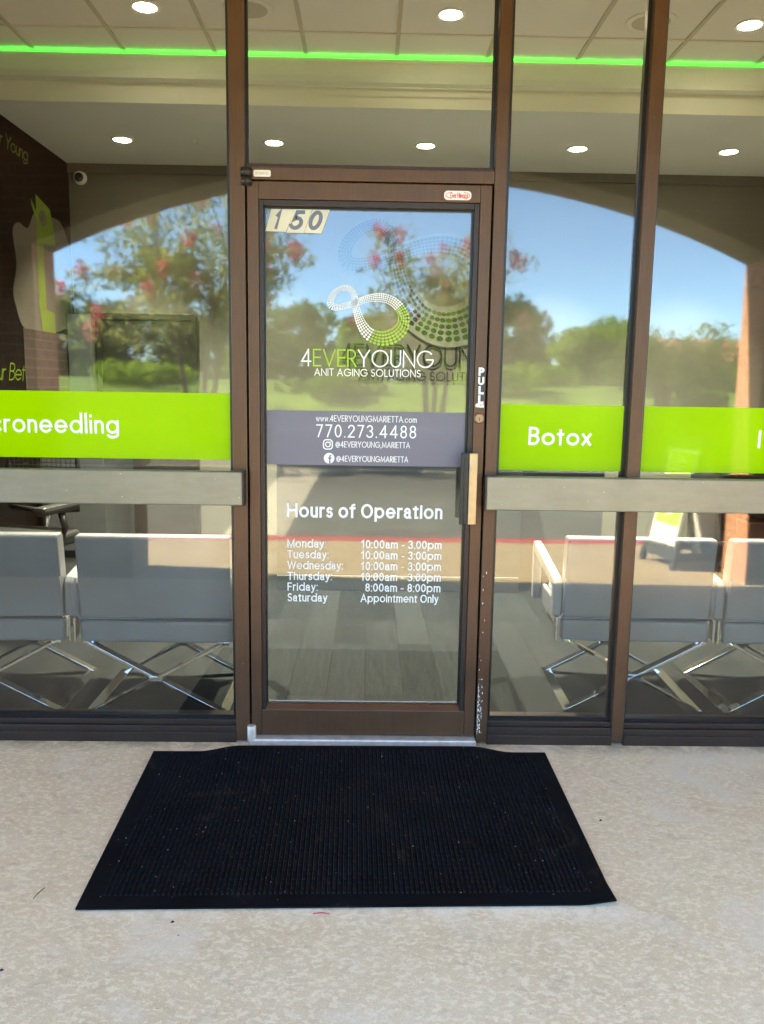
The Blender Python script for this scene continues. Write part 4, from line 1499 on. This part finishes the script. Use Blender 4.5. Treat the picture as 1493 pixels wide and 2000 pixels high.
crape_myrtle(-3.35, -13.2, .1, 5.1, 2.6, 21, 'pink flowering multi-stemmed tree mirrored in the left pane')
crape_myrtle(1.25, -13.6, .1, 4.45, 1.8, 8, 'pink flowering multi-stemmed tree mirrored behind the door\'s loop logo', dens=.68)
crape_myrtle(5.95, -13.6, .4, 2.25, 1.25, 4, 'small dark trunked tree mirrored in the far right pane', LEAF_M, False, .4, .8, 'ornamental_tree')


def tree(x, y, z, hgt, rx, seed, label, fol, trunk=.25, n=2600, conical=False, size=.22):
    rng = random.Random(seed)
    t_ = thing('tree', label, 'tree', (x, y, z), 0, 'trees beyond the grass bank')
    tr = MB().tube([(0, 0, -.2), (.05, 0, hgt * .3), (0, .05, hgt * .7)], [rx * .09, rx * .06, rx * .02], 7)
    for k in range(6):
        a = rng.uniform(0, 6.28)
        h0 = hgt * rng.uniform(.25, .55)
        tr.tube([(0, 0, h0), (math.cos(a) * rx * .6, math.sin(a) * rx * .6, h0 + hgt * .2)], [rx * .03, rx * .012], 5)
    tr.build('trunk', BARK, t_)
    cr = MB()
    nb = 38
    for k in range(nb):
        f = rng.random()
        h = hgt * (trunk + (1 - trunk) * f)
        rr = rx * ((1 - f) * .85 + .1 if conical else math.sqrt(max(.05, 1 - (2 * f - .85) ** 2 / 1.6)))
        a = rng.uniform(0, 6.28)
        d = rr * math.sqrt(rng.random()) * .8
        s = rx * rng.uniform(.22, .42) * (.7 if conical else 1)
        leaves(cr, math.cos(a) * d, math.sin(a) * d, h - s * .3, s, s, s * .8, n // nb, size, rng, .6)
    cr.build('crown', fol, t_)


BG = [(-17.5, -44, 4.6, 3.4, LEAF_D), (-13.6, -41, 3.7, 2.8, LEAF_D), (-10.2, -46, 3.8, 3.2, LEAF_M), (-7.0, -44, 4.2, 3.0, LEAF_M), (-3.9, -47, 4.4, 3.0, LEAF_M),
      (-.6, -43, 3.4, 2.6, LEAF_L), (2.2, -46, 3.6, 2.8, LEAF_M), (5.2, -44, 4.2, 2.7, LEAF_M), (8.2, -45, 4.9, 2.5, LEAF_D), (10.0, -50, 4.9, 1.9, LEAF_D),
      (10.8, -40, 2.9, 2.1, LEAF_L), (13.6, -43, 3.6, 2.7, LEAF_L), (-21.5, -43, 4.0, 3.2, LEAF_D)]
bgl = ['tall dark tree at the left of the mirrored tree line', 'shorter dark tree second in the mirrored tree line', 'broad mid green tree behind the left pink flowering tree', 'mid green tree mirrored beside the left door mullion',
       'round topped tree mirrored at the door\'s hinge side', 'low light green tree mirrored below the small loop logo', 'mid green tree mirrored behind the door\'s flowering tree', 'mid green tree mirrored at the door\'s lock side',
       'tall dark tree mirrored just right of the door', 'narrow pointed dark tree mirrored in the Botox pane', 'low bright shrubby tree mirrored above the Botox band', 'rounded light green tree mirrored left of the right mullion',
       'dark tree at the far left end of the tree line']
for i, (x, y, h, r, fol) in enumerate(BG):
    tree(x, y, 1.4, h, r, 100 + i, bgl[i], fol, .02 if fol is LEAF_L else .05, 4200, i == 9)

shl = ['low shrub on the bank left of the flowering tree', 'low shrub on the bank between the flowering trees', 'rounded shrub on the bank right of the door\'s tree', 'wide shrub on the bank toward the right', 'clipped round shrub beside the small dark trunked tree', 'light shrub near the brick pier side of bank']
for i, (x, y, h, r) in enumerate(((-5.6, -18, .7, 1.3), (-.9, -16.6, .75, 1.3), (3.1, -17, .8, 1.2), (4.6, -20, .8, 1.6), (7.0, -14.6, .75, .7), (9.2, -19, .8, 1.3))):
    rng = random.Random(50 + i)
    t_ = thing('shrub', shl[i], 'shrub', (x, y, (1.0 if y > -17 else 1.35) if y < -16 else .75), 0, 'shrubs on the grass bank')
    tr = MB()
    for k in range(5):
        a = rng.uniform(0, 6.28)
        tr.tube([(0, 0, -.1), (math.cos(a) * r * .4, math.sin(a) * r * .4, h * .6)], [.03, .01], 5)
    tr.build('stem', BARK, t_)
    cr = MB()
    for k in range(12):
        a, d = rng.uniform(0, 6.28), r * math.sqrt(rng.random()) * .8
        leaves(cr, math.cos(a) * d, math.sin(a) * d, h * .45 * rng.uniform(.6, 1.2), r * .35, r * .35, h * .4, 110, .09, rng, .6)
    cr.build('foliage', LEAF_M if i % 2 else LEAF_L, t_)

bl_ = thing('brick_building', 'low orange brick building with sloping roof far beyond the trees', 'building', (27.5, -62, 1.4))
MB().box(-8, 9, -5, 5, -1, 2.1).build('wall', BRICK, bl_, uv=True)
MB().prism([(-5.6, 2.1), (5.6, 2.1), (0, 3.9)], 'x', -8.5, 9.5).build('roof', SHINGLE, bl_)
for k in range(5):
    wf = MB().box(-6.5 + k * 3.2, -5.2 + k * 3.2, 5.001, 5.06, .4, 1.6).build('window', WHITE_T, bl_)
    MB().box(-6.4 + k * 3.2, -5.3 + k * 3.2, 5.061, 5.07, .5, 1.5).build('pane', WINDOW_K, wf)
